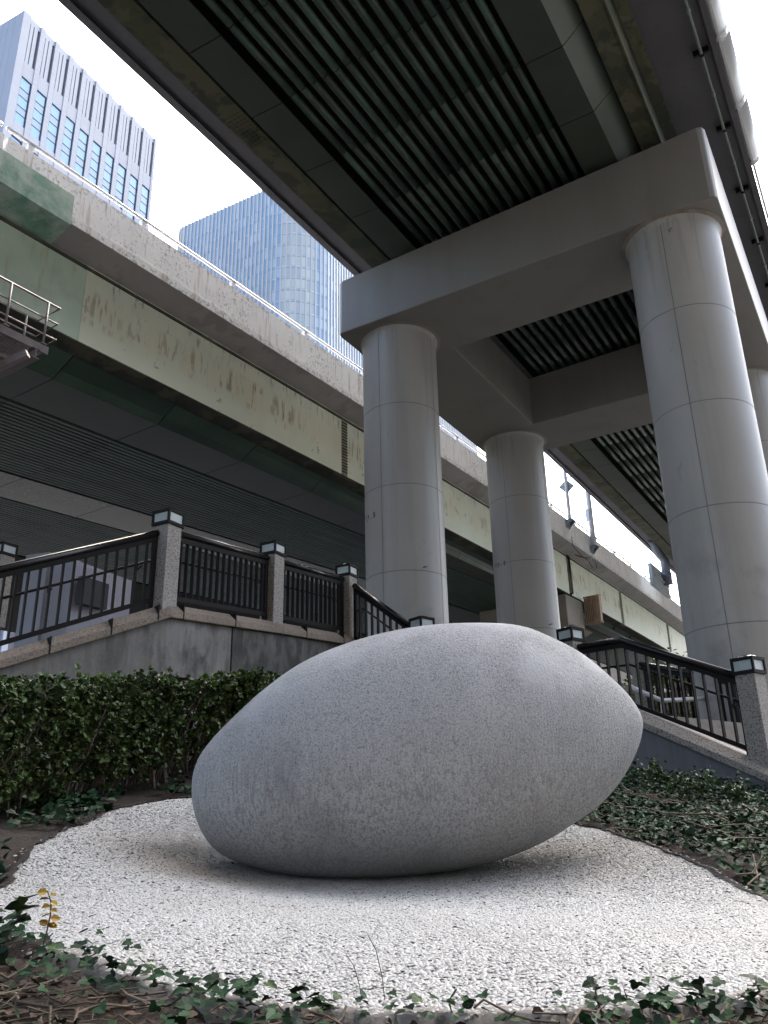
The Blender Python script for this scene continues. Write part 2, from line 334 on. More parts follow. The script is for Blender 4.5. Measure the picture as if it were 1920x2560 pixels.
# bed outline in plan
OP=[(-70,2240,3.95),(0,2199,4.3),(60,2120,5.0),(150,2070,5.8),(277,2020,6.8),(380,1998,7.4),(457,1990,7.7)]
OQ=[(1441,2054,7.2),(1562,2083,6.6),(1713,2135,5.8),(1920,2234,4.7),(2120,2330,3.6),(2080,2420,2.75),(1920,2470,2.45),(1750,2497,2.42),(1600,2505,2.4),(1200,2514,2.38),(830,2514,2.4),
 (460,2465,2.5),(280,2420,2.68),(150,2367,2.9),(0,2320,3.15),(-90,2290,3.45)]
out=[tuple(at(*p))[:2] for p in OP]+[(-0.9,8.5),(0.6,8.4)]+[tuple(at(*p))[:2] for p in OQ]
def closed_cr(P,m=10):
    P=np.array(P); n=len(P); R=[]
    for i in range(n):
        p0,p1,p2,p3=P[(i-1)%n],P[i],P[(i+1)%n],P[(i+2)%n]
        for k in range(m):
            t=k/m; R.append(0.5*((2*p1)+(-p0+p2)*t+(2*p0-5*p1+4*p2-p3)*t*t+(-p0+3*p1-3*p2+p3)*t**3))
    return np.array(R)
OUT=closed_cr(out); _k=np.arange(len(OUT)); OUT=OUT+np.c_[np.sin(_k*1.9)+np.sin(_k*.73+1),np.cos(_k*2.3)+np.sin(_k*1.1)]*.012
def inside(x,y,poly):
    x=np.asarray(x); y=np.asarray(y); c=np.zeros(x.shape,bool); n=len(poly); j=n-1
    for i in range(n):
        xi,yi=poly[i]; xj,yj=poly[j]
        cond=((yi>y)!=(yj>y))&(x<(xj-xi)*(y-yi)/(yj-yi+1e-12)+xi); c^=cond; j=i
    return c

_gx=np.arange(-11,13,0.05); _gy=np.arange(-4,17,0.05); _GX,_GY=np.meshgrid(_gx,_gy); _GH=H(_GX,_GY)
def h1(x,y):
    fx=min(max((x+11)/.05,0),len(_gx)-1.001); fy=min(max((y+4)/.05,0),len(_gy)-1.001); i=int(fx); j=int(fy); fx-=i; fy-=j
    return float((_GH[j,i]*(1-fx)+_GH[j,i+1]*fx)*(1-fy)+(_GH[j+1,i]*(1-fx)+_GH[j+1,i+1]*fx)*fy)
_ix=np.arange(-5,6,0.01); _iy=np.arange(1,10,0.01); _IX,_IY=np.meshgrid(_ix,_iy); _IN=inside(_IX,_IY,OUT)
def in1(x,y):
    i=int((x+5)/.01); j=int((y-1)/.01)
    return bool(_IN[j,i]) if 0<=i<len(_ix) and 0<=j<len(_iy) else False
# ground sheet to the horizon, garden soil mound
mb=MB(); g=700; mb.poly([(-g,-g,-0.95),(g,-g,-0.95),(g,g,-0.95),(-g,g,-0.95)])
tag(mb.build('ground',K['asphalt']),kind='structure')
nx,ny=150,150; xs=np.linspace(-9,9.5,nx); ys=np.linspace(-3,15.2,ny); XX,YY=np.meshgrid(xs,ys); ZZ=H(XX,YY)
ZZ+=0.02*np.sin(XX*7+YY*3)*np.cos(YY*6.1-XX*2)+rng.normal(0,0.006,ZZ.shape)
ins=inside(XX,YY,OUT); ZZ[ins]-=0.06
edge=(XX<-8.8)|(XX>9.3)|(YY<-2.8)|(YY>15.1); ZZ[edge]=-1.0
idx=np.arange(nx*ny).reshape(ny,nx); Fq=np.stack([idx[:-1,:-1],idx[:-1,1:],idx[1:,1:],idx[1:,:-1]],-1).reshape(-1,4)
tag(npmesh('garden_soil',np.stack([XX,YY,ZZ],-1),Fq,K['soil'],smooth=True),kind='structure')

# pebble bed: slab + rim + pebbles
bedroot=empty('pebble_bed',(0,4.5,h1(0,4.5)),'irregular raised bed of small white pebbles under the egg-shaped stone','pebble bed')
RAISE=0.042
gx=np.arange(-4.2,5.0,0.04); gy=np.arange(1.6,9.4,0.04); GX,GY=np.meshgrid(gx,gy); GZ=H(GX,GY)+RAISE-0.018
ii=inside(GX,GY,OUT); id2=np.arange(GX.size).reshape(GX.shape)
q=np.stack([id2[:-1,:-1],id2[:-1,1:],id2[1:,1:],id2[1:,:-1]],-1).reshape(-1,4); keep=ii.ravel()[q].all(1)
npmesh('mortar_base',np.stack([GX,GY,GZ],-1),q[keep],K['bedbase'],bedroot,smooth=True)
oz=H(OUT[:,0],OUT[:,1]); mb=MB(); n=len(OUT)
cen=OUT.mean(0)
inn=OUT+(cen-OUT)/np.linalg.norm(cen-OUT,axis=1)[:,None]*0.05
i0=0; oo=OUT-(cen-OUT)/np.linalg.norm(cen-OUT,axis=1)[:,None]*np.where(OUT[:,1]<2.9,0.0,0.07)[:,None]
mb.v=[(oo[k,0],oo[k,1],oz[k]-0.05) for k in range(n)]+[(OUT[k,0],OUT[k,1],oz[k]+RAISE-0.012) for k in range(n)]+[(inn[k,0],inn[k,1],oz[k]+RAISE-0.006) for k in range(n)]
vv=mb.v
for nm,mt,fr in (('rim',K['rim'],True),('edge_soil',K['soil'],False)):
    mb=MB(); mb.v=list(vv)
    for k in range(n):
        k2=(k+1)%n
        if (OUT[k,1]<2.95)!=fr: continue
        mb.f.append((k,k2,n+k2,n+k)); mb.sm.append(True)
        mb.f.append((n+k,n+k2,2*n+k2,2*n+k)); mb.sm.append(True)
    o_=mb.build(nm,mt,bedroot); bm=bmesh.new(); bm.from_mesh(o_.data); bmesh.ops.delete(bm,geom=[v for v in bm.verts if not v.link_faces],context='VERTS'); bm.to_mesh(o_.data); bm.free()
def ico_pebble():
    v=[(0,0,1.0)]; 
    for r,z,ph in ((0.72,0.62,0),(1.0,0.0,0.5)):
        for a in range(6):
            an=2*math.pi*(a+ph)/6; v.append((r*math.cos(an),r*math.sin(an),z))
    f=[]
    for a in range(6):
        b=(a+1)%6; f.append((0,1+a,1+b)); f.append((1+a,7+a,1+b)); f.append((1+b,7+a,7+b))
    return np.array(v),np.array(f)
pv,pf=ico_pebble()
def scatter_pebbles(name,sp,ymin,ymax,size):
    x=np.arange(-4.2,5.0,sp); y=np.arange(ymin,ymax,sp*0.86); A,B=np.meshgrid(x,y); A=A+(np.arange(len(y))%2)[:,None]*sp/2
    A=A+rng.uniform(-.32,.32,A.shape)*sp; B=B+rng.uniform(-.32,.32,B.shape)*sp; A=A.ravel(); B=B.ravel()
    jx=A+rng.normal(0,.022,A.shape); jy=B+rng.normal(0,.022,B.shape); gi=np.clip(((jx+5)/.01).astype(int),0,len(_ix)-1); gj=np.clip(((jy-1)/.01).astype(int),0,len(_iy)-1); k=_IN[gj,gi]&(B>=ymin)&(B<ymax)
    k&=(np.abs(A)<B*0.50+0.35)
    A=A[k]; B=B[k]; N=len(A); gi=np.clip(((A+5)/.01).astype(int),0,len(_ix)-1); gj=np.clip(((B-1)/.01).astype(int),0,len(_iy)-1); Zz=H(A,B)+np.where(_IN[gj,gi],RAISE-0.016,np.where(B>2.9,.008,-.5))+rng.uniform(-.002,.003,N)
    a=rng.uniform(0,2*np.pi,N); sx=size*rng.uniform(.75,1.35,N); sy=size*rng.uniform(.6,1.05,N); sz=size*rng.uniform(.30,.52,N)
    P=pv[None]*np.stack([sx,sy,sz],-1)[:,None,:]; P=P+rng.normal(0,0.07,P.shape)*size
    ca,sa=np.cos(a)[:,None],np.sin(a)[:,None]; Q=np.stack([P[...,0]*ca-P[...,1]*sa,P[...,0]*sa+P[...,1]*ca,P[...,2]],-1)
    tx=rng.normal(0,.18,N)[:,None]; ty=rng.normal(0,.18,N)[:,None]; Q[...,2]+=Q[...,0]*tx+Q[...,1]*ty
    Q+=np.stack([A,B,Zz],-1)[:,None,:]
    Ff=(pf[None]+(np.arange(N)*len(pv))[:,None,None]).reshape(-1,3)
    return Q.reshape(-1,3),Ff
V1,F1=scatter_pebbles('a',0.0138,1.6,4.6,0.0090); V2,F2=scatter_pebbles('b',0.0180,4.6,9.4,0.0115)
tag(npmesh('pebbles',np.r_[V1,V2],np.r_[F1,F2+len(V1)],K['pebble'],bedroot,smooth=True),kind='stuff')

# ------------------------------------------------------------ the egg stone
D=1.1573
YS=6.15
up_=[(418,1700),(422,1665),(438,1628),(470,1588),(520,1539),(580,1486),(660,1432),(750,1394),(850,1367),(950,1353),(1050,1350),(1110,1354),(1160,1368),(1250,1411),(1330,1475),(1367,1515),(1385,1547)]
lo_=[(1388,1574),(1375,1622),(1341,1685),(1295,1738),(1240,1778),(1180,1815),(1100,1850),(1000,1877),(880,1893),(760,1898),(650,1893),(560,1876),(500,1856),(460,1828),(435,1790),(421,1745)]
C2=[at(x*D,y*D,YS) for x,y in up_+lo_]
cont=closed_cr([(p.x,p.z) for p in C2],8)
# main axis
a0=np.array([C2[0].x,C2[0].z]); a1=np.array([C2[17].x,C2[17].z]); c0=(a0+a1)/2; ax=(a1-a0)/np.linalg.norm(a1-a0); ay=np.array([-ax[1],ax[0]])
loc=(cont-c0)@np.stack([ax,ay],1); L0,L1=loc[:,0].min(),loc[:,0].max()
ths=np.linspace(0,np.pi,72); st=[]
def cross(lx):
    ys=[]
    for i in range(len(loc)):
        a,b=loc[i-1],loc[i]
        if (a[0]-lx)*(b[0]-lx)<=0 and a[0]!=b[0]: ys.append(a[1]+(b[1]-a[1])*(lx-a[0])/(b[0]-a[0]))
    return (max(ys),min(ys)) if ys else (0,0)
SV=[];NS=96
for th in ths[1:-1]:
    lx=(L0+L1)/2-(L1-L0)/2*math.cos(th)*0.9995; hi,lw=cross(lx); cy=(hi+lw)/2; hh=(hi-lw)/2
    ring=[]
    for k in range(NS):
        an=2*math.pi*k/NS; cc,ss=math.cos(an),math.sin(an)
        yy=cy+hh*ss; dd=hh*(0.88-.38*max(0,-math.cos(th))**2)*(abs(cc)**0.95)*np.sign(cc)
        p=c0+ax*lx+ay*yy; ring.append((p[0],YS+dd,p[1]))
    SV.append(ring)
SV=np.array(SV); R_,_=SV.shape[:2]; ids=np.arange(R_*NS).reshape(R_,NS)
fq=np.stack([ids[:-1],np.roll(ids,-1,1)[:-1],np.roll(ids,-1,1)[1:],ids[1:]],-1).reshape(-1,4)
e0=tuple(c0+ax*L0),; pts=SV.reshape(-1,3).tolist(); pe0=c0+ax*L0+ay*np.mean(cross(L0+0.003)); pe1=c0+ax*L1+ay*np.mean(cross(L1-0.003))
mb=MB(); mb.v=[tuple(p) for p in pts]+[(pe0[0],YS,pe0[1]),(pe1[0],YS,pe1[1])]; mb.f=[tuple(int(i) for i in r) for r in fq]
for k in range(NS):
    k2=(k+1)%NS; mb.f.append((len(pts),int(ids[0,k2]),int(ids[0,k]))); mb.f.append((len(pts)+1,int(ids[-1,k]),int(ids[-1,k2])))
mb.sm=[True]*len(mb.f)
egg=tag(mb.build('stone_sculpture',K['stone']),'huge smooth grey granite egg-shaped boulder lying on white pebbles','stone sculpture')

# ------------------------------------------------------------ portal pier
pier=empty('portal_pier',S(-6.7,23,-0.95),'grey steel portal frame on four round columns carrying the overhead road','bridge pier')
cs=[(-10.8,18.85,'left front'),(-2.62,18.6,'right front'),(-10.75,27.4,'back'),(-2.62,27.4,'far right')]
def arc_pts(s,t,z,R,a0,a1,n): return [S(s+R*math.cos(a),t+R*math.sin(a),z) for a in np.linspace(a0,a1,n)]
for s,t,_ in cs:
    R=1.1; n=64; mb=MB()
    zs=[-0.95,13.30,13.42,13.498]; rs=[R,R,R+0.03,R+0.10]
    i0=0
    for z,r in zip(zs,rs): mb.v+=[tuple(p) for p in arc_pts(s,t,z,r,0,2*math.pi*(n-1)/n,n)]
    for k in range(3):
        for a in range(n):
            b=(a+1)%n; mb.f.append((k*n+a,k*n+b,(k+1)*n+b,(k+1)*n+a)); mb.sm.append(True)
    c=mb.build('column',K['pier'],pier)
    mb=MB()
    for z in (1.1,3.55,6.07,8.5,10.95):
        r=R+0.004; mb.ext(lambda a:[S(s+(r-.006)*math.cos(a),t+(r-.006)*math.sin(a),z-.012),S(s+r*math.cos(a),t+r*math.sin(a),z-.008),S(s+r*math.cos(a),t+r*math.sin(a),z+.008),S(s+(r-.006)*math.cos(a),t+(r-.006)*math.sin(a),z+.012)],np.linspace(0,2*math.pi,65),closed=False)
    for aa in (-1.62,-.04,1.53,3.10):
        w_=0.008; r=R+0.004; mb.ext(lambda z:[S(s+r*math.cos(aa+d),t+r*math.sin(aa+d),z) for d in (-w_,w_)],[-.9,13.38],closed=False)
    mb.build('weld_seam',K['seam'],c)
    mb=MB(); r=R+0.16; mb.ext(lambda a:[S(s+(R+.02)*math.cos(a),t+(R+.02)*math.sin(a),13.44),S(s+r*math.cos(a),t+r*math.sin(a),13.488)],np.linspace(0,2*math.pi,65),closed=False,smooth=True)
    mb.build('top_collar',K['rust'] if s>-5 and t<20 else K['beam'],c)
# cap frame
so,si,to,ti=-12.05,-9.5,17.4,20.02; so2,si2,to2,ti2=-1.32,-3.9,28.68,26.25
def ztop(s): return 15.33+(s+12.05)*0.027
mb=MB(); zb=13.5
O=[(so,to),(so2,to),(so2,to2),(so,to2)]; I=[(si,ti),(si2,ti),(si2,ti2),(si,ti2)]
O2=[]
for (s,t),(dx,dy) in zip(O,((1,1),(-1,1),(-1,-1),(1,-1))):
    r=0.16; 
    seq=[(s,t+dy*r),(s+dx*r*.29,t+dy*r*.29),(s+dx*r,t)]
    if (dx,dy) in ((-1,1),(1,-1)): seq=seq[::-1]
    O2.append(seq)
def ring3(z,top):
    o=[S(a,b,ztop(a) if top else z) for q in O2 for a,b in q]; i=[S(a,b,ztop(a) if top else z) for a,b in I]; return o,i
ob,ib=ring3(zb,False); ot,it=ring3(0,True)
mb.v=[tuple(p) for p in ob+ib+ot+it]; no=12
for k in range(no): k2=(k+1)%no; mb.f.append((k,k2,16+k2,16+k))
for k in range(4): k2=(k+1)%4; mb.f.append((12+k2,12+k,28+k,28+k2))
for base in (0,16):
    for k in range(4):
        k2=(k+1)%4
        mb.f.append((base+3*k,base+3*k+1,base+3*k+2,base+12+k)) 
        mb.f.append((base+3*k+2,base+(3*k2)%12,base+12+k2,base+12+k))
mb.sm=[False]*len(mb.f)
mb.build('cap_frame',K['beam'],pier,bevel=0.035)
# writing on the columns
def ring_text(s,t,a_mid,z,size,R=1.104):
    cu=bpy.data.curves.new('marking','FONT'); cu.body='堂入. 5'; cu.size=size; cu.align_x='CENTER'; cu.space_character=1.08; cu.offset=0.006
    o=bpy.data.objects.new('tmp',cu); COL.objects.link(o); bpy.context.view_layer.update()
    dg=bpy.context.evaluated_depsgraph_get(); me=bpy.data.meshes.new_from_object(o.evaluated_get(dg)); COL.objects.unlink(o); bpy.data.objects.remove(o)
    bm=bmesh.new(); bm.from_mesh(me); bmesh.ops.triangulate(bm,faces=bm.faces)
    bmesh.ops.subdivide_edges(bm,edges=[e for e in bm.edges if e.calc_length()>0.06],cuts=2)
    off=world_loc(pier)
    for v in bm.verts:
        a=a_mid+v.co.x/R; p=S(s+R*math.cos(a),t+R*math.sin(a),z+v.co.y)-off; v.co=p
    bm.to_mesh(me); bm.free(); me.materials.clear(); me.materials.append(K['ink']); me.name='marking'
    ob=bpy.data.objects.new('marking',me); COL.objects.link(ob); ob.parent=pier
    return ob
ring_text(-10.8,18.85,-2.13,7.68,0.21); ring_text(-10.75,27.4,-2.10,8.42,0.21)
for (s,t,a,z) in ((-10.8,18.85,-0.62,6.15),(-10.75,27.4,-0.5,6.2),(-2.62,18.6,-1.45,13.05)):
    mb=MB(); mb.tube([S(s+1.1*math.cos(a),t+1.1*math.sin(a),z),S(s+1.2*math.cos(a),t+1.2*math.sin(a),z),S(s+1.2*math.cos(a+.06),t+1.2*math.sin(a+.06),z)],0.015,6)
    mb.build('hook',K['seam'],pier)

# ------------------------------------------------------------ overhead viaduct
T0,T1=-14.0,75.0
over=empty('overhead_viaduct',S(-6.5,23,15.7),'dark elevated road overhead with green tube soffit resting on the grey portal frame','elevated road')
def longbox(mbx,s0,s1,z0,z1,t0=T0,t1=T1):
    mbx.hexa([S(s0,t0,z0),S(s1,t0,z0),S(s1,t0,z1),S(s0,t0,z1)],[S(s0,t1,z0),S(s1,t1,z0),S(s1,t1,z1),S(s0,t1,z1)])
mb=MB(); longbox(mb,-12.6,-0.70,17.05,17.45); mb.build('deck_slab',K['slab'],over)
mb=MB(); longbox(mb,-12.66,-12.45,16.97,18.2); longbox(mb,-0.75,-0.62,16.93,17.7); mb.build('edge_beam',K['slab'],over)
mb=MB(); longbox(mb,-11.12,-10.50,15.80,15.86); longbox(mb,-10.86,-10.82,15.86,17.05); mb.build('girder',K['flange'],over)
mb=MB(); longbox(mb,-2.86,-2.35,15.90,15.96); longbox(mb,-2.38,-2.345,15.84,17.05); longbox(mb,-2.3,-2.05,16.6,16.64); mb.build('girder',K['flange'],over)
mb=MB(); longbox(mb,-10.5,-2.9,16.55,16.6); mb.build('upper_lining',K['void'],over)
# joints positions along t
JT=[T0+0.26+2.1*k for k in range(43)]
def seg_panels(name,prof,m,gap=0.012):
    mb=MB()
    for a,b in zip(JT[:-1],JT[1:]):
        mb.hexa([S(s,a+gap,z) for s,z in prof],[S(s,b-gap,z) for s,z in prof])
    return mb.build(name,m,over)
def strip(s0,z0,s1,z1,th=0.03): return [(s0,z0),(s1,z1),(s1,z1+th),(s0,z0+th)]
seg_panels('soffit_panel',strip(-10.40,15.76,-9.50,15.70),K['panel'])
seg_panels('soffit_panel',strip(-4.30,15.70,-3.45,15.70),K['panel'])
seg_panels('soffit_panel',strip(-3.44,15.70,-2.92,16.15),K['panell'])
mb=MB()
NT=16
for i in range(NT):
    s=-9.38+(i+0.5)*(5.0/NT); r=0.088
    for a,b in zip(JT[:-1],JT[1:]):
        mb.tube([S(s,a+.012,15.83),S(s,b-.012,15.83)],r,12,cap=True)
mb.build('soffit_tubes',K['louver'],over,fix=False)
mb=MB()
for t in JT: mb.box(S(-6.88,t,15.97),V*5.0,U*0.12,Z*0.05)
mb.build('tube_hanger',K['void'],over)
for t0 in (11.3,36.0):
    mb=MB(); mb.box(S(-10.81,t0+.44,15.793),V*.6,U*1.1,Z*.016)
    for a in range(9):
        for b in range(5): mb.tube([S(-11.03+b*0.11,t0+a*0.11,15.80),S(-11.03+b*0.11,t0+a*0.11,15.755)],0.030,8)
    mb.build('splice_plate',K['flange'],over,fix=False)
mb=MB(); mb.box(S(-2.62,11.8,15.893),V*.46,U*1.6,Z*.016)
for a in range(14):
    for b in range(4): mb.tube([S(-2.80+b*0.12,11.1+a*0.11,15.90),S(-2.80+b*0.12,11.1+a*0.11,15.855)],0.028,8)
mb.build('splice_plate',K['flange'],over,fix=False)
mb=MB(); mb.tube([S(-0.99,T0,16.86),S(-0.99,T1,16.86)],0.035,10); 
for k in range(22):
    t=13.84+2.72*(k-4); mb.tube([S(-0.99,t+1.25,16.86),S(-0.99,t+1.42,16.86)],0.047,10)
mb.build('conduit',K['conduit'],over,fix=False)
for k in range(22):
    t=13.84+2.72*(k-4); mb=MB()
    mb.box(S(-0.99,t,16.94),V*0.36,U*0.07,Z*0.16); mb.box(S(-0.99,t,16.81),V*0.10,U*0.05,Z*0.04)
    mb.build('conduit_clamp',K['black'],over)
# white half-round barrier panels on the outer right edge
for k in range(-4,11):
    t0=9.55+(k-0)*2.35-0.0; t1=t0+2.3
    if t0>19: continue
    mb=MB(); mb.ext(lambda t:[S(-0.60+0.30*math.sin(a),t,17.42-0.36*math.cos(a)) for a in np.linspace(-0.3,math.pi,14)]+[S(-0.66,t,17.76),S(-0.66,t,17.1)],[t0+.08,t1-.08],smooth=True)
    b=mb.build('sound_barrier',K['barrier'],over)
    mb=MB(); mb.ext(lambda t:[S(-0.60+0.31*math.sin(a),t,17.42-0.37*math.cos(a)) for a in np.linspace(-0.2,1.9,12)],[t1-.10,t1+.06],closed=False,smooth=True); mb.build('end_band',K['steelcap'],b)
mb=MB(); longbox(mb,-0.58,-0.52,17.0,18.6); mb.build('parapet_skin',K['barrier'],over)
mb=MB()
pts=[S(-0.35,14.75,17.6),S(-0.15,14.75,17.62)]; mb.tube([S(-.5,14.7,17.55),S(-.2,14.7,17.6)],0.02,6)
mb.tube([S(-.2+.07*math.sin(a)+.07,14.7+.02,17.6+.07*math.cos(a)) for a in np.linspace(0,6.28,14)],0.014,6); mb.build('lifting_eye',K['polemat'],over)
# drain pipe and sign box on the far left-hand edge
mb=MB(); tp=[at(1632,1352,28),at(1645,1380,28),at(1662,1400,28),at(1668,1440,28),at(1672,1475,28),at(1690,1500,28)]
tq=[S(-12.5,35,17.0)]
def onS(x,y,s):  # point on vertical plane s=const
    d=ray(x,y); return d*(s/d.dot(V))
pp=[onS(x,y,-12.0) for x,y in ((1630,1348),(1646,1382),(1661,1400),(1666,1435),(1672,1462))]
mb.tube(pp,0.30,12); mb.tube([pp[3]+Z*.05,pp[3]-Z*.3],0.34,12)
tag(mb.build('drain_pipe',K['pipe']),'grey blue drain pipe bending down from the overhead road edge','drain pipe')
q1,q2=onS(1627,1436,-12.4),onS(1668,1468,-12.4); mb=MB(); c=(q1+q2)/2
mb.box(c,U*(q2-q1).dot(U),V*0.25,Z*1.5)
mb.box(c+V*.2,U*(q2-q1).dot(U)*.9,V*0.1,Z*0.12)
tag(mb.build('sign_box',K['signback'],bevel=0.04),'grey metal box hung beside the drain pipe at the road edge','sign box')

# ------------------------------------------------------------ left viaduct
def quad(c): return lambda t: c[0]*t*t+c[1]*t+c[2]
tt=np.array([5,15,30,45,62,90.])
pb=np.polyfit([8.92,12.57,15.39,21.4,26.66,30.3,37.52,42.75,61.17],[-15.3,-15.22,-15.23,-15.25,-15.17,-15.2,-15.36,-15.5,-16.15],2)
def sEdge(t): return float(np.polyval(pb,t))
def sGird(t): return sEdge(t)-0.74-(0.12 if t<14 else 0)*0
def sFlIn(t): return sEdge(t)-1.35
def sCr(t): return sEdge(t)-2.2+0.02*(t-10)
def sR0(t): return -19.91+0.057*t if t<40 else -17.63-0.02*(t-40)
def sR1(t): return -25.22+0.095*t if t<40 else -21.42-0.02*(t-40)
def sP2(t): return sR1(t)-2.1
def sR3(t): return sP2(t)-6
TB0,TB1=-10,100
ts=np.r_[np.arange(TB0,60,2.0),np.arange(60,101,4.0)]
left=empty('left_viaduct',SB(-20,25,12),'older elevated road with weathered concrete parapet and cream stained girder','elevated road')
TC=9.55 # parapet crack / joint
mb=MB()
def pprof(t):
    e=sEdge(t); return [SB(e,t,13.70),SB(e,t,13.92),SB(e-0.035,t,13.95),SB(e-0.06,t,15.0),SB(e-0.32,t,15.0),SB(e-0.32,t,13.70)]
J=[TB0,7.35,7.55]+[]
mb.ext(pprof,[t for t in ts if t<7.3]+[7.42]); 
mb.ext(pprof,[7.52]+[t for t in ts if t>8])
par=mb.build('parapet',K['parapet'],left)
mb=MB(); mb.ext(lambda t:[SB(sEdge(t)-.02,t,13.70),SB(sEdge(t)-.9,t,13.38),SB(sEdge(t)-.9,t,13.9),SB(sEdge(t)-.30,t,14.2)],ts); mb.build('slab_soffit',K['soffitc'],left)
mb=MB(); mb.ext(lambda t:[SB(sEdge(t)-.03,t,13.695),SB(sEdge(t)-.22,t,13.66),SB(sEdge(t)-.22,t,13.72),SB(sEdge(t)-.03,t,13.72)],ts); mb.build('drip_edge',K['soffitc'],left)
tg=10.35
mb=MB(); mb.ext(lambda t:[SB(sGird(t),t,11.2),SB(sGird(t),t,13.45),SB(sGird(t)-.2,t,13.45),SB(sGird(t)-.2,t,11.2)],[tg]+[t for t in ts if t>11 and t<41]+[41.38]); mb.build('girder_web',K['girder'],left)
mb=MB(); mb.ext(lambda t:[SB(sGird(t),t,11.2),SB(sGird(t),t,13.45),SB(sGird(t)-.2,t,13.45),SB(sGird(t)-.2,t,11.2)],[41.66]+[t for t in ts if t>42.5]); mb.build('girder_web',K['girder'],left)
mb=MB(); mb.ext(lambda t:[SB(sGird(t)-.012,t,11.2),SB(sGird(t)-.012,t,13.45),SB(sGird(t)-.2,t,13.45),SB(sGird(t)-.2,t,11.2)],[t for t in ts if t<tg-.5]+[tg-.003]); mb.build('girder_web',K['girdergreen'],left)
mb=MB(); mb.ext(lambda t:[SB(sGird(t)+.012,t,11.17),SB(sGird(t)+.012,t,11.20),SB(sFlIn(t),t,11.20),SB(sFlIn(t),t,11.17)],ts); mb.build('bottom_flange',K['grime'],left)
mb=MB(); mb.ext(lambda t:[SB(sGird(t)+.05,t,13.30),SB(sGird(t)+.05,t,13.37),SB(sGird(t)-.1,t,13.5),SB(sGird(t)-.1,t,13.30)],ts); mb.build('top_flange',K['grime'],left)
# bolted splices
for t0,w in ((21.05,0.30),(33.3,0.35),(50.5,0.35),(62,0.4)):
    s=sGird(t0); mb=MB(); mp=MB(); mp.box(SB(s+.012,t0,12.25),UB*w,VB*.022,Z*2.1); mp.build('splice_plate',K['splice'],left)
    for a in range(5):
        for z in np.arange(11.32,13.25,0.11): mb.tube([SB(s+.02,t0-w*.4+a*w*.2,z),SB(s+.05,t0-w*.4+a*w*.2,z)],0.026,6)
    mb.box(SB(s-.25,t0,11.15),UB*1.1,VB*.45,Z*.03)
    for a in range(7): mb.box(SB(s-.05-a*.065,t0,11.13),UB*1.0,VB*.03,Z*.03)
    tag(mb.build('bolt_heads',K['boltm'],left,fix=False),kind='stuff')
mb=MB()
for t0 in (5.0,5.12,5.24,7.9): 
    for z in np.arange(11.3,13.3,0.15): mb.tube([SB(sGird(t0)-.02,t0,z),SB(sGird(t0)+.02,t0,z)],0.028,6)
for a in range(10):
    for k,z in enumerate((12.55,12.35,12.0,11.8)):
        t0=5.9+a*.15; mb.tube([SB(sGird(t0)-.02,t0,z),SB(sGird(t0)+.02,t0,z)],0.026,6)
tag(mb.build('bolt_heads',K['boltm'],left,fix=False),kind='stuff')
# cladding under the deck
JB=[TB0+0.6+3.35*k for k in range(33)]
def seg2(name,fs,m,gap=.012,th=.03):
    mb=MB()
    for a,b in zip(JB[:-1],JB[1:]):
        pr=[[SB(f(t),t,z) for f,z in fs]+[SB(f(t),t,z+th) for f,z in fs[::-1]] for t in (a+gap,b-gap)]
        mb.hexa(pr[0],pr[1])
    return mb.build(name,m,left)
seg2('soffit_panel',[(sFlIn,11.22),(lambda t:sFlIn(t)-.25,11.10),(lambda t:(sFlIn(t)-.25)*.5+sCr(t)*.5,10.95)],K['louverb'])
seg2('soffit_panel',[(lambda t:(sFlIn(t)-.25)*.5+sCr(t)*.5-.004,10.95),(sCr,10.8)],K['louverb'])
seg2('soffit_panel',[(lambda t:sCr(t)-.01,10.8),(sR0,10.8)],K['panel'])
seg2('soffit_panel',[(sR1,10.8),(sP2,10.8)],mat('glossy soffit panel',(0.06,0.062,0.06),0.25,var=.1))
def slats(s0,s1,nn,name):
    mb=MB()
    for i in range(nn):
        for a,b in zip(JB[:-1],JB[1:]):
            if a>75: continue
            def c(t,d): 
                A=s0(t)-.12; B=s1(t)+.12; wd=(B-A)/nn; return A+wd*(i+.5)+d*wd
            mb.hexa([SB(c(a+.012,d),a+.012,z) for d,z in ((.36,10.86),(-.36,10.86),(-.30,10.80),(.30,10.80))],[SB(c(b-.012,d),b-.012,z) for d,z in ((.36,10.86),(-.36,10.86),(-.30,10.80),(.30,10.80))])
    mb.build(name,K['louverb'],left,fix=False)
slats(sR0,sR1,22,'soffit_slats'); slats(sP2,sR3,28,'soffit_slats')
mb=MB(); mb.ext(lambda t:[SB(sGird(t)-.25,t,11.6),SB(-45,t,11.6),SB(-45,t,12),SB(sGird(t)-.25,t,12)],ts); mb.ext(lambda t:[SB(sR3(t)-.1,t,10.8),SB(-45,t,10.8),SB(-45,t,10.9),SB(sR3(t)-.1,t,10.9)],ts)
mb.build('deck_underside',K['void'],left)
mb=MB(); mb.ext(lambda t:[SB(sEdge(t)-.33,t,13.9),SB(-45,t,13.9),SB(-45,t,14.2),SB(sEdge(t)-.33,t,14.2)],ts); mb.build('deck_slab',K['slab'],left)
# white rail along the parapet
rail=tag(bpy.data.objects.new('parapet_rail',None),'white tubular rail running along the top of the concrete parapet','guard rail'); COL.objects.link(rail); rail.location=SB(-15.4,20,15)
mb=MB(); rp=lambda t: SB(sEdge(t)-.12,t,15.27)
mb.tube([rp(t) for t in (TB0,0,4,7.36)],0.052,12); mb.tube([rp(t) for t in [7.46]+[t for t in ts if 9<t<70]],0.052,12); mb.build('rail_tube',K['white'],rail,fix=False)
for t in [2.6,5.8,8.1]+[8.1+3.35*k for k in range(1,17)]:
    mb=MB(); mb.box(SB(sEdge(t)-.16,t,15.12),UB*.14,VB*.14,Z*.26); mb.build('rail_post',K['white'],rail,bevel=.01)
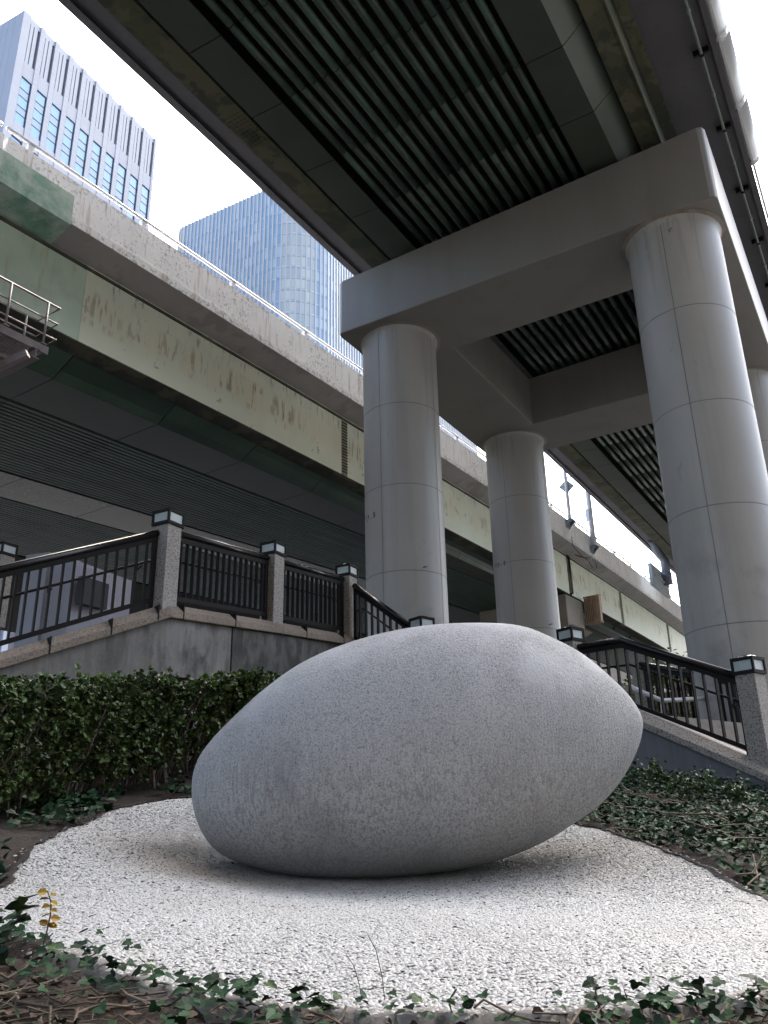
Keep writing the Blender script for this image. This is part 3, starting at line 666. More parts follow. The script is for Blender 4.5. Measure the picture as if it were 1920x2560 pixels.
# green net
net=MB(); 
net.ext(lambda t:[SB(sEdge(t)-.9,t,13.36),SB(sEdge(t)+.035,t,13.62),SB(sEdge(t)+.03,t,14.48),SB(sEdge(t)+.016,t,14.48),SB(sEdge(t)+.02,t,13.64),SB(sEdge(t)-.9,t,13.39)],[TB0,2,5,7,8.45,9.28])
tag(net.build('safety_net',K['net']),'green net wrapped around the lower parapet edge at far left','safety net')
# inspection walkway at left
wk=empty('inspection_walkway',SB(-14.9,8,10.8),'mauve grey steel inspection walkway with tube railings under the left parapet','inspection walkway')
def onSB(x,y,s): 
    d=ray(x,y); return d*(s/d.dot(VB))
sw=-14.55; sw2=-15.35
mb=MB()
topA=[onSB(x,y,sw) for x,y in ((-120,650),(0,692),(30,709),(122,757),(150,769))]
tA=[p.dot(UB) for p in topA]; zt=topA[3].z
t_e=onSB(150,769,sw).dot(UB); t_1=onSB(122,757,sw).dot(UB); t_2=onSB(30,709,sw).dot(UB); zt=onSB(122,757,sw).z; zf=onSB(112,865,sw).z
step=t_1-t_2
Tst=[t_1-step*k for k in range(5)]
for zz,r in ((zt,0.028),(zt-(zt-zf)*.38,0.022),(zt-(zt-zf)*.75,0.022)):
    mb.tube([SB(sw,T0,zz),SB(sw,t_e,zz),SB(sw2,t_e,zz),SB(sw2,T0,zz)],r,8)
mb.build('guard_rail',K['walkway'],wk,fix=False)
for t in Tst:
    for s in (sw,sw2):
        mb=MB(); mb.tube([SB(s,t,zf-.1),SB(s,t,zt)],0.027,8); mb.box(SB(s,t,zf+.02),UB*.12,VB*.12,Z*.03); mb.build('rail_stanchion',K['walkway'],wk)
mb=MB(); mb.box(SB(sw+.02,(T0+t_e)/2-.15,zf-.1),UB*(t_e-T0),VB*.03,Z*.18); mb.box(SB(sw2-.02,(T0+t_e)/2-.15,zf-.1),UB*(t_e-T0),VB*.03,Z*.18); mb.build('toe_beam',K['walkway'],wk)
mb=MB()
for k in range(60): mb.box(SB((sw+sw2)/2,t_e-.3-k*.06,zf-.12),UB*.02,VB*.75,Z*.03)
for k in range(12): mb.box(SB(sw2+.06+k*.065,t_e-2.1,zf-.12),UB*3.8,VB*.012,Z*.025)
mb.build('floor_grating',K['walkway'],wk)
mb=MB()
for t in (t_e-.55,t_e-2.1,t_e-3.6):
    for dz,wd in ((-.30,.18),(-.52,.18)): mb.box(SB(sw-.7,t,zf+dz),UB*wd,VB*1.9,Z*.02)
    mb.box(SB(sw-.7,t,zf-.41),UB*.015,VB*1.9,Z*.2)
mb.bar(SB(sw+.3,t_e-.75,zf-.55),SB(sw-1.2,t_e-1.5,zf-1.25),.12,.16)
mb.build('bracket_beam',K['walkway'],wk)
mb=MB(); mb.box(SB(sw-.8,t_e-2.65,zf-1.7),UB*1.6,VB*1.4,Z*1.15); mb.build('pier_head',K['piertan'],wk,bevel=.02)

# tan pier of the left viaduct
tp=empty('bridge_pier',SB(-16.5,41.6,9),'tan concrete pier head with rusty fins under the far girder joint','bridge pier')
s0=sGird(41.5)
mb=MB(); mb.hexa([SB(s0-5,40.4,9.3),SB(s0+.15,40.4,9.3),SB(s0+.15,42.7,9.3),SB(s0-5,42.7,9.3)],[SB(s0-5,40.4,11.0),SB(s0+.15,40.4,11.0),SB(s0+.15,42.7,11.0),SB(s0-5,42.7,11.0)])
mb.hexa([SB(s0-5,40.7,6.5),SB(s0-2.5,40.7,7.7),SB(s0-2.5,42.4,7.7),SB(s0-5,42.4,6.5)],[SB(s0-5,40.2,9.297),SB(s0+.5,40.2,9.297),SB(s0+.5,42.9,9.297),SB(s0-5,42.9,9.297)])
mb.build('pier_head',K['piertan'],tp,bevel=.03)
mb=MB(); mb.box(SB(s0-5,41.5,2.8),UB*2.2,VB*3,Z*7.5); mb.build('shaft',K['piertan'],tp)
mb=MB()
for k in range(9): mb.box(SB(s0+.22+k*.11,42.95-k*.02,10.55),UB*.26,VB*.035,Z*1.5)
mb.box(SB(s0+.62,43.0,9.8),UB*.1,VB*1.0,Z*.08); mb.box(SB(s0+.62,43.0,11.3),UB*.1,VB*1.0,Z*.08)
mb.box(SB(s0+.62,43.25,10.55),UB*.02,VB*.8,Z*1.35)
mb.build('joint_fins',K['orangefin'],tp)
mb=MB()
for d in (0,.09,.2,.3): mb.tube([SB(s0-.1,41.4+d,13.65),SB(s0+.08,41.5+d*.5,13.3),SB(s0+.08,41.55+d*.5,11.3),SB(s0-.4,41.2+d,11.0)],.03,6)
mb.tube([SB(s0+.7,43.5,13.55),SB(s0+.4,42.5,13.5),SB(s0+.1,41.6,13.6)],.03,6)
tag(mb.build('cable_bundle',K['black'],fix=False),'bundle of thin black cables hanging down the girder joint above the tan pier','cable bundle')

# lamp/sign poles on the parapet
def pole(xb,yb,xt,yt,label,sign,r,name='sign_pole'):
    d=ray(xb,yb)
    # find t where ray meets parapet outer plane
    t=38
    for _ in range(30):
        s=sEdge(t)+.1; p=d*(s/d.dot(VB)); t=p.dot(UB)
    p=SB(sEdge(t)+.12,t,p.z)
    rt=empty(name,p,label,'sign pole' if sign else 'lamp pole')
    mb=MB(); mb.tube([p,p+Z*9],[r,r*.7],12); mb.build('pole',K['polemat'],rt)
    mb=MB(); mb.hexa([p+UB*.25-Z*.02-VB*.28,p+UB*.25+VB*.22-Z*.02,p-UB*.25+VB*.22-Z*.02,p-UB*.25-VB*.28-Z*.02],[p+UB*.25-VB*.28+Z*.03,p+UB*.25+VB*.22+Z*.03,p-UB*.25+VB*.22+Z*.03,p-UB*.25-VB*.28+Z*.03])
    for e in (-.22,.22): mb.hexa([p+UB*(e-.015)-VB*.25-Z*.5,p+UB*(e-.015)+VB*.2-Z*.025,p+UB*(e-.015)-VB*.25-Z*.025],[p+UB*(e+.015)-VB*.25-Z*.5,p+UB*(e+.015)+VB*.2-Z*.025,p+UB*(e+.015)-VB*.25-Z*.025])
    mb.box(p-VB*.1-Z*.22,UB*.4,VB*.03,Z*.35)
    mb.build('bracket',K['darkbracket'],rt)
    return rt,p
r1,p1=pole(1424,1302,1400,1190,'thin grey pole carrying a diamond sign seen from behind',True,.10)
hy=(at(1417,1214,p1.y)).z
mb=MB(); c=p1+Z*(hy-p1.z); w_=.42; dn=(UB*.95-VB*.30).normalized(); dx=Vector((dn.y,-dn.x,0))
mb.hexa([c-dx*w_+dn*.12,c-Z*w_+dn*.12,c+dx*w_+dn*.12,c+Z*w_+dn*.12],[c-dx*w_+dn*.15,c-Z*w_+dn*.15,c+dx*w_+dn*.15,c+Z*w_+dn*.15]); mb.build('sign_board',K['signback'],r1)
mb=MB(); 
for dz,l in ((0,.8),(.2,.4),(-.2,.4)): mb.box(c+Z*dz-dn*.02+dn*.10,dx*l,dn*.03,Z*.04)
mb.build('sign_strut',K['darkbracket'],r1)
r2,p2=pole(1484,1367,1466,1210,'thicker pale grey lamp pole on the far parapet without a sign',False,.16,'lamp_pole')
mb=MB(); mb.box(p2+Z*1.9-UB*.1-VB*.1,UB*.25,VB*.2,Z*.7); mb.build('control_box',K['polemat'],r2)
# thin overhead wire
mb=MB(); a=at(1364,1205,60); b=at(1445,1188,52); mb.tube([a+(a-b)*1.5,b+(b-a)*.6],0.035,5); tag(mb.build('overhead_wire',K['black']),'thin dark wire crossing the white sky behind the diamond sign','wire')
# coiled cable below sign bracket
q0=p1-Z*.9; mb=MB(); mb.tube([q0,q0-Z*.5,q0-Z*.75+UB*1.0,q0-Z*.85+UB*2.2]+[q0-Z*.85+UB*2.8+UB*.55*math.cos(x)+VB*.0+Z*.25*math.sin(x) for x in np.linspace(3.1,9.0,14)],.018,6)
tag(mb.build('coiled_cable',K['black'],fix=False),'loose black cable ending in a coil on the parapet under the sign pole','cable')

# bell lamp near the front left column
bl=onSB(912,1290,-19.5); mb=MB(); mb.tube([bl+Z*.9,bl+Z*.55,bl+Z*.5,bl+Z*.1,bl-Z*.15,bl-Z*.45,bl-Z*.5],[.05,.06,.2,.34,.45,.48,.35],16)
tag(mb.build('bell_lamp',K['lampdark']),'dark bell-shaped lamp hanging under the left viaduct behind the front column','lamp')

# far dark wall under bridge
mb=MB(); a=at(1127,1500,52); b=at(1245,1560,50); 
mb.box(SB(-26,64,3.8),VB*26,UB*1,Z*9.5); tag(mb.build('abutment_wall',K['piertan']),'shaded brown wall under the left viaduct between the columns','wall')
mb=MB(); mb.box(Vector((-30,95,6.0)),Vector((90,0,0)),Vector((0,6,0)),Z*14); tag(mb.build('distant_building',K['pale']),'pale low building glimpsed through the black railings under the viaduct','building')

# ------------------------------------------------------------ towers
def tower1():
    k=2.8; A=onz(62,24,70)*k; B=onz(393,350,70)*k; Ht=A.z
    dr=(B-A); dr.z=0; Lr=dr.length; dr.normalize(); nr=Vector((dr.y,-dr.x,0))  # outward toward camera?
    if nr.dot(-A)<0: nr=-nr
    dl=-nr  # left face runs away from corner
    rt=empty('office_tower',Vector((A.x,A.y,-0.95)),'tall pale stone office tower with blue window strips behind the parapet','office tower')
    zb=60
    mb=MB(); d=40
    # body slightly recessed, piers proud
    a=A-nr*.9; mb.hexa([Vector((p.x,p.y,0)) for p in (a+dr*.9,a+dr*Lr-dr*.3,a+dr*Lr-dr*.3-nr*d,a-nr*d+dr*.9)],[Vector((p.x,p.y,Ht-1.2)) for p in (a+dr*.9,a+dr*Lr-dr*.3,a+dr*Lr-dr*.3-nr*d,a-nr*d+dr*.9)])
    mb.build('core',K['tw1groove'],rt)
    mb=MB(); mg=MB(); ml=MB(); mf=MB(); bay=4.75
    def fp(x,z,o=0): p=A+dr*x+nr*o; return Vector((p.x,p.y,z))
    def fbox(m_,x0,x1,z0,z1,o0,o1): m_.hexa([fp(x0,z0,o0),fp(x1,z0,o0),fp(x1,z0,o1),fp(x0,z0,o1)],[fp(x0,z1,o0),fp(x1,z1,o0),fp(x1,z1,o1),fp(x0,z1,o1)])
    fbox(mb,0,2.25,20,Ht,-1.2,0)
    hs=(3.4,2.4,3.1,2.3,3.1)
    for i in range(10):
        w0=2.25+i*bay; w1=w0+3.25; x1=w0+bay if i<9 else Lr
        fbox(mb,w1,x1,20,Ht,-1.2,0)
        fbox(mb,w0+.003,w1-.003,176.1,180.9,-1.0,-.10)       # plain band under the grooves
        fbox(mb,w0+.003,w1-.003,194.0,Ht-.12,-1.0,-.30)
        fbox(mb,w0+.28,w0+1.15,180.9,194.0,-1.0,-.16); fbox(mb,w0+1.42,w0+2.45,180.9,194.0,-1.0,-.16)
        fbox(mg,w0+2.5,w1-.003,180.9,193.6,-1.0,-.62)
        z1=176.1
        while z1>60:
            st_=MB(); sp_=MB()
            for k,hh_ in enumerate(hs):
                z0=z1-hh_; tg_=st_ if k%2==0 else sp_
                tg_.poly([fp(w0+.12,z0+.07,-.42),fp(w1-.12,z0+.07,-.42),fp(w1-.12,z1-.12,-.42),fp(w0+.12,z1-.12,-.42)])
                fbox(mf,w0,w1-.003,z1-.14,z1+.04,-.6,-.34); z1=z0
            fbox(mf,w0,w1-.003,z1-.1,z1+.06,-.6,-.34)
            st_.build('window_strip',K['glass1'],rt,fix=False); sp_.build('spandrel_glass',K['glass3'],rt,fix=False)
            fbox(mb,w0+.003,w1-.003,z1-4.5,z1-.1,-1.0,-.10); z1-=4.5
        fbox(mf,w1-.22,w1-.004,60,176,-.6,-.30)
        fbox(ml,w0+.0,w0+.07,60,180.5,-.1,.012); fbox(ml,w1-.02,w1+.05,60,195,-.1,.012)
        for z in np.arange(60,Ht,1.6): fbox(ml,w1+.06,x1-.003,z,z+.035,-.1,.008)
        for z in np.arange(176.6,180.8,1.0): fbox(ml,w0+.1,w1-.1,z,z+.03,-.3,-.09)
    # left face
    def gp(y,z,o=0): p=A+dl*y-dr*o; return Vector((p.x,p.y,z))
    def gbox(m_,y0,y1,z0,z1,o0,o1): m_.hexa([gp(y0,z0,o0),gp(y1,z0,o0),gp(y1,z0,o1),gp(y0,z0,o1)],[gp(y0,z1,o0),gp(y1,z1,o0),gp(y1,z1,o1),gp(y0,z1,o1)])
    gbox(mb,1.25,40,20,Ht,-1.0,-.05)
    for y in (3.2,5.6,7.8): gbox(ml,y,y+.08,60,Ht,-.1,-.03)
    for y in (9.8,10.9,12.0,13.1,14.2): gbox(mg,y,y+.35,Ht-21,Ht-4,-.1,-.02); 
    for y in (6.5,7.3,8.1,8.9,9.7,10.5): gbox(mg,y,y+.25,Ht-62,Ht-34,-.1,-.02)
    mb.build('cladding',K['tw1'],rt); ml.build('tile_joints',K['tw1line'],rt); mg.build('louvre_grooves',K['tw1groove'],rt)
    mf.build('window_frames',K['winframe'],rt)
tower1()
def tower2():
    k=2.0; P=onz(445,570,100)*k; Q=onz(660,473,100)*k; Ht=200
    d1=(Q-P); d1.z=0; d1.normalize(); d2=Vector((-d1.y,d1.x,0))
    if d2.y<0: d2=-d2
    rt=empty('glass_tower',Vector((Q.x,Q.y,-0.95)),'rounded-corner glass tower with pale vertical fins and blue glass','office tower')
    P=P+d1*2.5+d2*0; 
    # path: start on left return, left rounded corner, left face, right rounded corner, right face
    R=15.0
    xr=None
    # corner: az of rounding between -8.6 and -6.0
    Lf=(Q-P).dot(d1)+3.0
    path=[]
    rl=4.0
    c=P+d2*rl
    path.append(c-d1*rl+d2*30)
    for a in np.linspace(0,1,5): path.append(c-d1*rl*math.cos(a*math.pi/2)-d2*rl*math.sin(a*math.pi/2))
    e=P+d1*Lf; path.append(e); c=e+d2*R
    for a in np.linspace(0,1,9)[1:]: path.append(c+d1*R*math.sin(a*math.pi/2)-d2*R*math.cos(a*math.pi/2))
    path.append(path[-1]+d2*118)
    # resample fins
    seg=[(path[i+1]-path[i]).length for i in range(len(path)-1)]; tot=sum(seg)
    def pt(s):
        for i,l in enumerate(seg):
            if s<=l or i==len(seg)-1:
                dd=(path[i+1]-path[i]).normalized(); return path[i]+dd*s,dd
            s-=l
    sp=1.62; nfin=int(tot/sp); zt=Ht; z0=30
    fins=MB(); gl=MB(); spd=MB(); cgl=MB(); gl0=gl
    pts=[pt(sp*i) for i in range(nfin+1)]
    zi=lambda p,z,o,n: Vector((p.x+n.x*o,p.y+n.y*o,z))
    fh=4.3; zs=list(np.arange(Ht-8.4,z0,-fh))
    for i in range(nfin):
        p,dd=pts[i]; n=Vector((dd.y,-dd.x,0)); q,_=pts[i+1]; fc_=dd.dot(d1); gl=cgl if .62<fc_<.985 and i>10 else gl0
        fins.hexa([zi(p,z0,-.1,n)-dd*.24,zi(p,z0,-.1,n)+dd*.24,zi(p,z0,.34,n)+dd*.24,zi(p,z0,.34,n)-dd*.24],[zi(p,zt,-.1,n)-dd*.24,zi(p,zt,-.1,n)+dd*.24,zi(p,zt,.34,n)+dd*.24,zi(p,zt,.34,n)-dd*.24])
        zz=[Ht-.6]+zs
        for a,b in zip(zz[:-1],zz[1:]):
            gl.poly([zi(p,b+.9,0,n),zi(q,b+.9,0,n),zi(q,a,0,n),zi(p,a,0,n)])
            gl.poly([zi(p,b,0.0,n),zi(q,b,0,n),zi(q,b+.84,0,n),zi(p,b+.84,0,n)])
            spd.hexa([zi(p,a-.06,-.05,n),zi(q,a-.06,-.05,n),zi(q,a-.06,.06,n),zi(p,a-.06,.06,n)],[zi(p,a+.06,-.05,n),zi(q,a+.06,-.05,n),zi(q,a+.06,.06,n),zi(p,a+.06,.06,n)])
    fins.build('vertical_fins',K['fin'],rt,fix=False); gl0.build('glass_skin',K['glass2'],rt,fix=False); cgl.build('corner_glass',K['cornerglass'],rt,fix=False); spd.build('floor_bands',K['findark'],rt,fix=False)
    ins=[p+ (d2*1.0) for p in (path[1],path[6]+0*d1)]
    mb=MB(); loop=[path[3]+d2*1.5+d1*1.5,path[6]+d2*1.2,path[-1]-d1*1.5,path[-1]-d1*30,path[0]+d1*1.5]
    mb.hexa([Vector((p.x,p.y,0)) for p in loop],[Vector((p.x,p.y,Ht-1)) for p in loop]); mb.build('core',K['findark'],rt)
tower2()

# added unseen block behind the viewpoint, put there to cut off sky light
K['blockerdark']=mat('dark brown blocker face',(0.07,0.065,0.06),.7,var=.1)
def block(nm,x0,x1,y0,y1,h,lab,m):
    r=empty(nm,Vector(((x0+x1)/2,(y0+y1)/2,-.95)),lab,'office block')
    mb=MB(); mb.box(Vector(((x0+x1)/2,(y0+y1)/2,h/2-1)),Vector((x1-x0,0,0)),Vector((0,y1-y0,0)),Z*h); mb.build('walls',K[m],r)
    mb=MB()
    for z in np.arange(3,h-2,3.6): mb.box(Vector(((x0+x1)/2,(y0+y1)/2,z)),Vector((x1-x0+.3,0,0)),Vector((0,y1-y0+.3,0)),Z*1.7)
    mb.build('blocker_bands',K['winframe'],r)
block('added_sky_blocker',-18,75,-50,-20,72,'added unseen block with dark bands, cutting off sky light behind the viewpoint','blockerdark')

# ------------------------------------------------------------ retaining walls, copings, posts, rails
PP=dict(L0=(Vector((-8.1,8.0,0.85))),L1=at(0,1632,10.6),P1=at(405,1512,12),P2=at(678,1556,14.4),P3=at(868,1590,16.5),
        P4=at(1055,1578,15.3)-Z*1.22,P5=at(1428,1606,14.7)-Z*1.22,KN=at(1592,1772,13.75),P6=at(1912,1905,12.2))
PP['R1']=PP['P6']+(PP['P6']-PP['KN'])*1.6
def flat(v): return Vector((v.x,v.y,0))
# the left wall
wl=empty('stair_wall',PP['P1']-Z*2,'stained concrete stair wall with granite coping behind the hedge','retaining wall')
def wallseg(mbx,a,b,out,ztopoff,zbot,th=.35,o=0.0):
    # a,b coping-top points ; out = outward normal toward the garden
    a2=a+out*(.16+o); b2=b+out*(.16+o)
    mbx.hexa([Vector((a2.x,a2.y,zbot)),Vector((b2.x,b2.y,zbot)),Vector((b2.x,b2.y,zbot))-out*th,Vector((a2.x,a2.y,zbot))-out*th],
             [a2+Z*ztopoff,b2+Z*ztopoff,b2-out*th+Z*ztopoff,a2-out*th+Z*ztopoff])
def nout(a,b):
    d=flat(b-a).normalized(); n=Vector((d.y,-d.x,0)); return n
def coping(mbx,pts,hw=.24,hh=.20):
    # mitred extrusion with chamfered outer edge
    ns=[nout(pts[i],pts[i+1]) for i in range(len(pts)-1)]
    def off(i):
        if i==0: return ns[0]
        if i==len(pts)-1: return ns[-1]
        m=(ns[i-1]+ns[i]); return m/ (m.length**2) *2
    mbx.ext(lambda i:[pts[i]+off(i)*x+Z*z for x,z in ((-.22,0),(.10,0),(hw,-.12),(hw,-hh-.03),(-.22,-hh-.03))],range(len(pts)))
n1=nout(PP['L1'],PP['P1']); n2=nout(PP['P1'],PP['P2'])
cop=[PP['L0'],PP['L1'],PP['P1'],PP['P2'],PP['P3']+ (PP['P3']-PP['P2'])*.06]
mb=MB(); coping(mb,cop); mb.build('coping',K['granitebr'],wl,bevel=.012)
mb=MB(); zbl=0.2
wallseg(mb,PP['L0'],PP['L1'],nout(PP['L0'],PP['L1']),-.23,zbl); mi=(n1+n2); mi=mi/(mi.length**2)*2; a,b=PP['L1']+n1*.16,PP['P1']+mi*.16
mb.hexa([Vector((a.x,a.y,zbl)),Vector((b.x,b.y,zbl)),Vector((b.x,b.y,zbl))-n1*.3,Vector((a.x,a.y,zbl))-n1*.3],[a-Z*.23,b-Z*.23,b-n1*.3-Z*.23,a-n1*.3-Z*.23])
J1=PP['P1'].lerp(PP['P2'],.53)
zled=lambda p: p.z-1.08
a,b=PP['P1'],J1
mi=(n1+n2); mi=mi/(mi.length**2)*2
mb.hexa([a+mi*.16-Z*1.05,b+n2*.16-Z*1.15,b-n2*.19-Z*1.15,a-n2*.19-Z*1.05],[a+mi*.16-Z*.23,b+n2*.16-Z*.23,b-n2*.19-Z*.23,a-n2*.19-Z*.23])
mb.build('wall_panel',K['concw'],wl)
mb=MB(); a=J1+(PP['P2']-PP['P1']).normalized()*.05; b=PP['P3']
mb.hexa([a+n2*.15-Z*1.05,b+n2*.15-Z*1.25,b-n2*.19-Z*1.25,a-n2*.19-Z*1.05],[a+n2*.15-Z*.23,b+n2*.15-Z*.23,b-n2*.19-Z*.23,a-n2*.19-Z*.23])
mb.build('wall_panel',K['concd'],wl)
mb=MB(); dd=(PP['P3']-PP['P1']); Lt=dd.length; k=0; x=0
while x<Lt:
    w_=random.uniform(.35,.75); 
    for r in range(3):
        a=PP['P1']+dd*(x/Lt)+n2*(.10); b=PP['P1']+dd*(min(Lt,x+w_-.02)/Lt)+n2*.10
        z1=-1.12-.1*(x/Lt)-.42*r-(.01); z0=z1-.40
        mb.hexa([a+Z*z0,b+Z*z0,b-n2*.3+Z*z0,a-n2*.3+Z*z0],[a+Z*z1,b+Z*z1,b-n2*.3+Z*z1,a-n2*.3+Z*z1])
    x+=w_
mb.build('masonry_base',K['concw'],wl,bevel=.02)
mb=MB(); mb.hexa([PP['P1']-n2*.12-Z*3,PP['P3']-n2*.12-Z*3,PP['P3']-n2*.2-Z*3,PP['P1']-n2*.2-Z*3],[PP['P1']-n2*.12-Z*.3,PP['P3']-n2*.12-Z*.3,PP['P3']-n2*.2-Z*.3,PP['P1']-n2*.2-Z*.3]); mb.build('wall_backing',K['void'],wl)
mb=MB()
for tlist,(A,B,nn) in (((.25,.62,.93),(PP['L1'],PP['P1'],n1)),((.08,.53),(PP['P1'],PP['P2'],n2)),((.3,.8),(PP['P2'],PP['P3'],n2))):
    for tq in tlist:
        c=A.lerp(B,tq); d=(B-A).normalized(); mb.box(c+nn*.175-Z*.115,d*.02,nn*.14,Z*.235)
mb.build('coping_joint',K['void'],wl)
# right wall
wr=empty('stair_wall',PP['P6']-Z*1.5,'plain grey concrete stair wall with speckled coping above the ivy slope at right','retaining wall')
wr['label']='plain grey stair wall with speckled coping sloping down above the ivy at right'
seq=[PP['P4'],PP['P5'],PP['KN'],PP['P6'],PP['R1']]
n3=nout(PP['P5'],PP['P6']); n3=n3 if n3.y<0 else -n3
mb=MB(); coping(mb,seq); mb.build('coping',K['granite'],wr,bevel=.01)
mb=MB()
for a,b in zip(seq[:-1],seq[1:]):
    n_=nout(a,b); wallseg(mb,a,b,n_,-.23,-.5)
mb.build('wall_panel',mat('grey smooth wall concrete',(0.19,0.19,0.20),.9,var=.12,vscale=.9,bump=.2,layers=[dict(col=(.11,.105,.10),scale=2,vec=(2.5,2.5,.3),a=.5,b=.7,amt=.6)]),wr)
mb=MB(); a,b=PP['P3'],PP['P4']; wallseg(mb,a,b,nout(a,b),-.02,-.5); 
mb.build('wall_panel',K['concw'],wr)

def post(p,d,label,hgt=1.22,w_=.30,group='granite lamp posts along the stair railings'):
    d=flat(d).normalized(); n_=Vector((d.y,-d.x,0)); r=empty('lamp_post',p,label,'lamp post',group)
    mb=MB(); mb.box(p+Z*(hgt/2-.08),d*w_,n_*w_,Z*(hgt+.16)); mb.build('granite_post',K['granite'],r,bevel=.008)
    z0=p.z+hgt; c=Vector((p.x,p.y,z0)); h=.24; W=w_+.05
    mb=MB(); mb.box(c+Z*.025,d*W,n_*W,Z*.05); mb.box(c+Z*(h-.02),d*W,n_*W,Z*.045)
    for sx in (-1,1):
        for sy in (-1,1): mb.box(c+d*sx*(W/2-.017)+n_*sy*(W/2-.017)+Z*(h/2),d*.034,n_*.034,Z*(h-.09))
    la=mb.build('lantern',K['brownrail'],r)
    for ax_,ay_ in ((d,n_),(n_,d)):
        for sg in (-1,1):
            mb=MB(); mb.box(c+ax_*sg*(W/2-.024)+Z*(h/2),ax_*.008,ay_*(W-.07),Z*(h-.09)); mb.build('lamp_glass',K['lampglass'],la)
    mb=MB(); mb.tube([c+Z*(h+.0),c+Z*(h+.025),c+Z*(h+.045)],[W*.42,W*.36,W*.1],20); mb.build('lamp_dome',K['steelcap'],la)
    return r
dA=PP['P2']-PP['P1']; dB=PP['P6']-PP['P5']
post(PP['P1'],dA,'granite lamp post at the wall corner, leftmost of the tall posts')
post(PP['P2'],dA,'granite lamp post between the two level black railing panels')
post(PP['P3'],dA,'granite lamp post where the wall ends left of the front column')
post(PP['P4'],dB,'lamp post just behind the top of the egg stone, below the front column')
post(PP['P5'],dB,'lamp post right of the egg stone top beside the rear column')
post(PP['P6'],dB,'lamp post cut by the right edge of the picture')
fl_=at(8,1392,15.2); post(Vector((fl_.x,fl_.y,fl_.z-1.22)),dA,'lamp post at the far left edge behind the sloping railing')

def railing(a,b,label,h=1.16,trimA=.17,trimB=.17,m='brownrail',n=None,inner=1,knee=None,sp=.145,gsign=1,group='black balustrade panels'):
    m=K[m]; full=(b-a); L=full.length; a=a+full*(trimA/L); b=b-full*(trimB/L)
    d=flat(b-a).normalized(); nn=Vector((d.y,-d.x,0)); sl=(b-a)
    r=empty('railing',a,label,'railing',group); m=K['brownrail']
    pts=[a,b] if knee is None else [a,knee,b]
    def P(u,z,o=0):   # u 0..1 along plan length
        if knee is None: q=a.lerp(b,u)
        else:
            k=flat(knee-a).length/flat(b-a).length; q=a.lerp(knee,u/k) if u<k else knee.lerp(b,(u-k)/(1-k))
        return q+Z*z+nn*o
    us=[0,1] if knee is None else [0,flat(knee-a).length/flat(b-a).length,1]
    mb=MB(); mb.tube([P(u,h) for u in us],.058,14); mb.build('handrail',m if m!=K['brownrail'] else K['black'],r)
    mb=MB(); mb.ext(lambda u:[P(u,h-.13,-.02),P(u,h-.13,.02),P(u,h-.04,.02),P(u,h-.04,-.02)],us); mb.build('top_rail',m,r)
    mb=MB(); mb.ext(lambda u:[P(u,.09,-.025),P(u,.09,.025),P(u,.16,.025),P(u,.16,-.025)],us); mb.build('bottom_rail',m,r)
    for u in (0.0,1.0):
        mb=MB(); c=P(u,0)+d*(.035 if u==0 else -.035); mb.box(c+Z*(h/2-.03),d*.07,nn*.06,Z*(h-.02)); mb.build('end_stile',m,r)
    Lp=flat(b-a).length; nb=max(3,int(Lp/sp))
    for i in range(1,nb):
        u=i/nb; lo=P(u,.155); hi=P(u,h-.125); mb=MB(); c=(lo+hi)/2; mb.box(c,d*.022,nn*.062,Z*(hi-lo).z); mb.build('baluster',m,r)
    if inner:
        mb=MB(); mb.tube([P(u,h*.66,-inner*.16) for u in us],.02,8); 
        mb.build('inner_handrail',m,r,fix=False)
        for u in ((.06,.94) if Lp<4 else (.05,.35,.65,.95)):
            mb=MB(); mb.tube([P(u,h*.60,0),P(u,h*.58,-inner*.15),P(u,h*.66,-inner*.16)],.012,6); mb.build('rail_bracket',m,r)
    return r
kn=None
railing(PP['L1']+(PP['L1']-PP['P1'])*1.0,PP['P1']-Z*.0,'dark railing sloping down left from the corner lamp post',knee=None,trimA=0,inner=1)
railing(PP['P1'],PP['P2'],'level dark railing between the two leftmost tall lamp posts')
railing(PP['P2'],PP['P3'],'level dark railing ending at the post beside the front column')
railing(PP['P3'],PP['P4'],'black railing descending behind the left shoulder of the egg stone',m='black',trimA=.25)
railing(PP['P4'],PP['P5'],'black railing mostly hidden behind the top of the egg stone',m='black')
kk=PP['P5'].lerp(PP['P6'],.33); kk=Vector((kk.x,kk.y,at(1584,1600,kk.y).z-1.16))
railing(PP['P5']+Z*0.0,PP['P6'],'black railing with a bent top sloping down right of the egg stone',m='black',knee=kk,sp=.19)
# landing slab, platform, steps
plat=MB(); back=Vector((-math.cos(YB),math.sin(YB),0))
q=[PP['P1'],PP['P3'],PP['P3']+back*14,PP['P1']+back*14]
plat.hexa([v_-Z*1.5 for v_ in q],[v_-Z*.30 for v_ in q]); plat.build('plaza_platform',K['paving']); 
tag(bpy.data.objects['plaza_platform'],kind='structure')
st_=empty('stairs',PP['P5']-Z*2,'worn stone steps seen behind the right railing','steps')
ndir=-n3; dd=flat(PP['P6']-PP['P5']).normalized()
for k in range(12):
    u_=k/11; c=PP['KN'].lerp(PP['R1'],k/12.0); mb=MB(); c2=c+Z*(-.30)
    L_=.36; mb.hexa([c2+dd*x-n3*y-Z*.9 for x,y in ((-.0,.3),(L_,.3),(L_,4.2),(0,4.2))],[Vector(((c2+dd*x-n3*y).x,(c2+dd*x-n3*y).y,c2.z+.17)) for x,y in ((-.0,.3),(L_,.3),(L_,4.2),(0,4.2))]); mb.build('step',K['stepm'],st_)
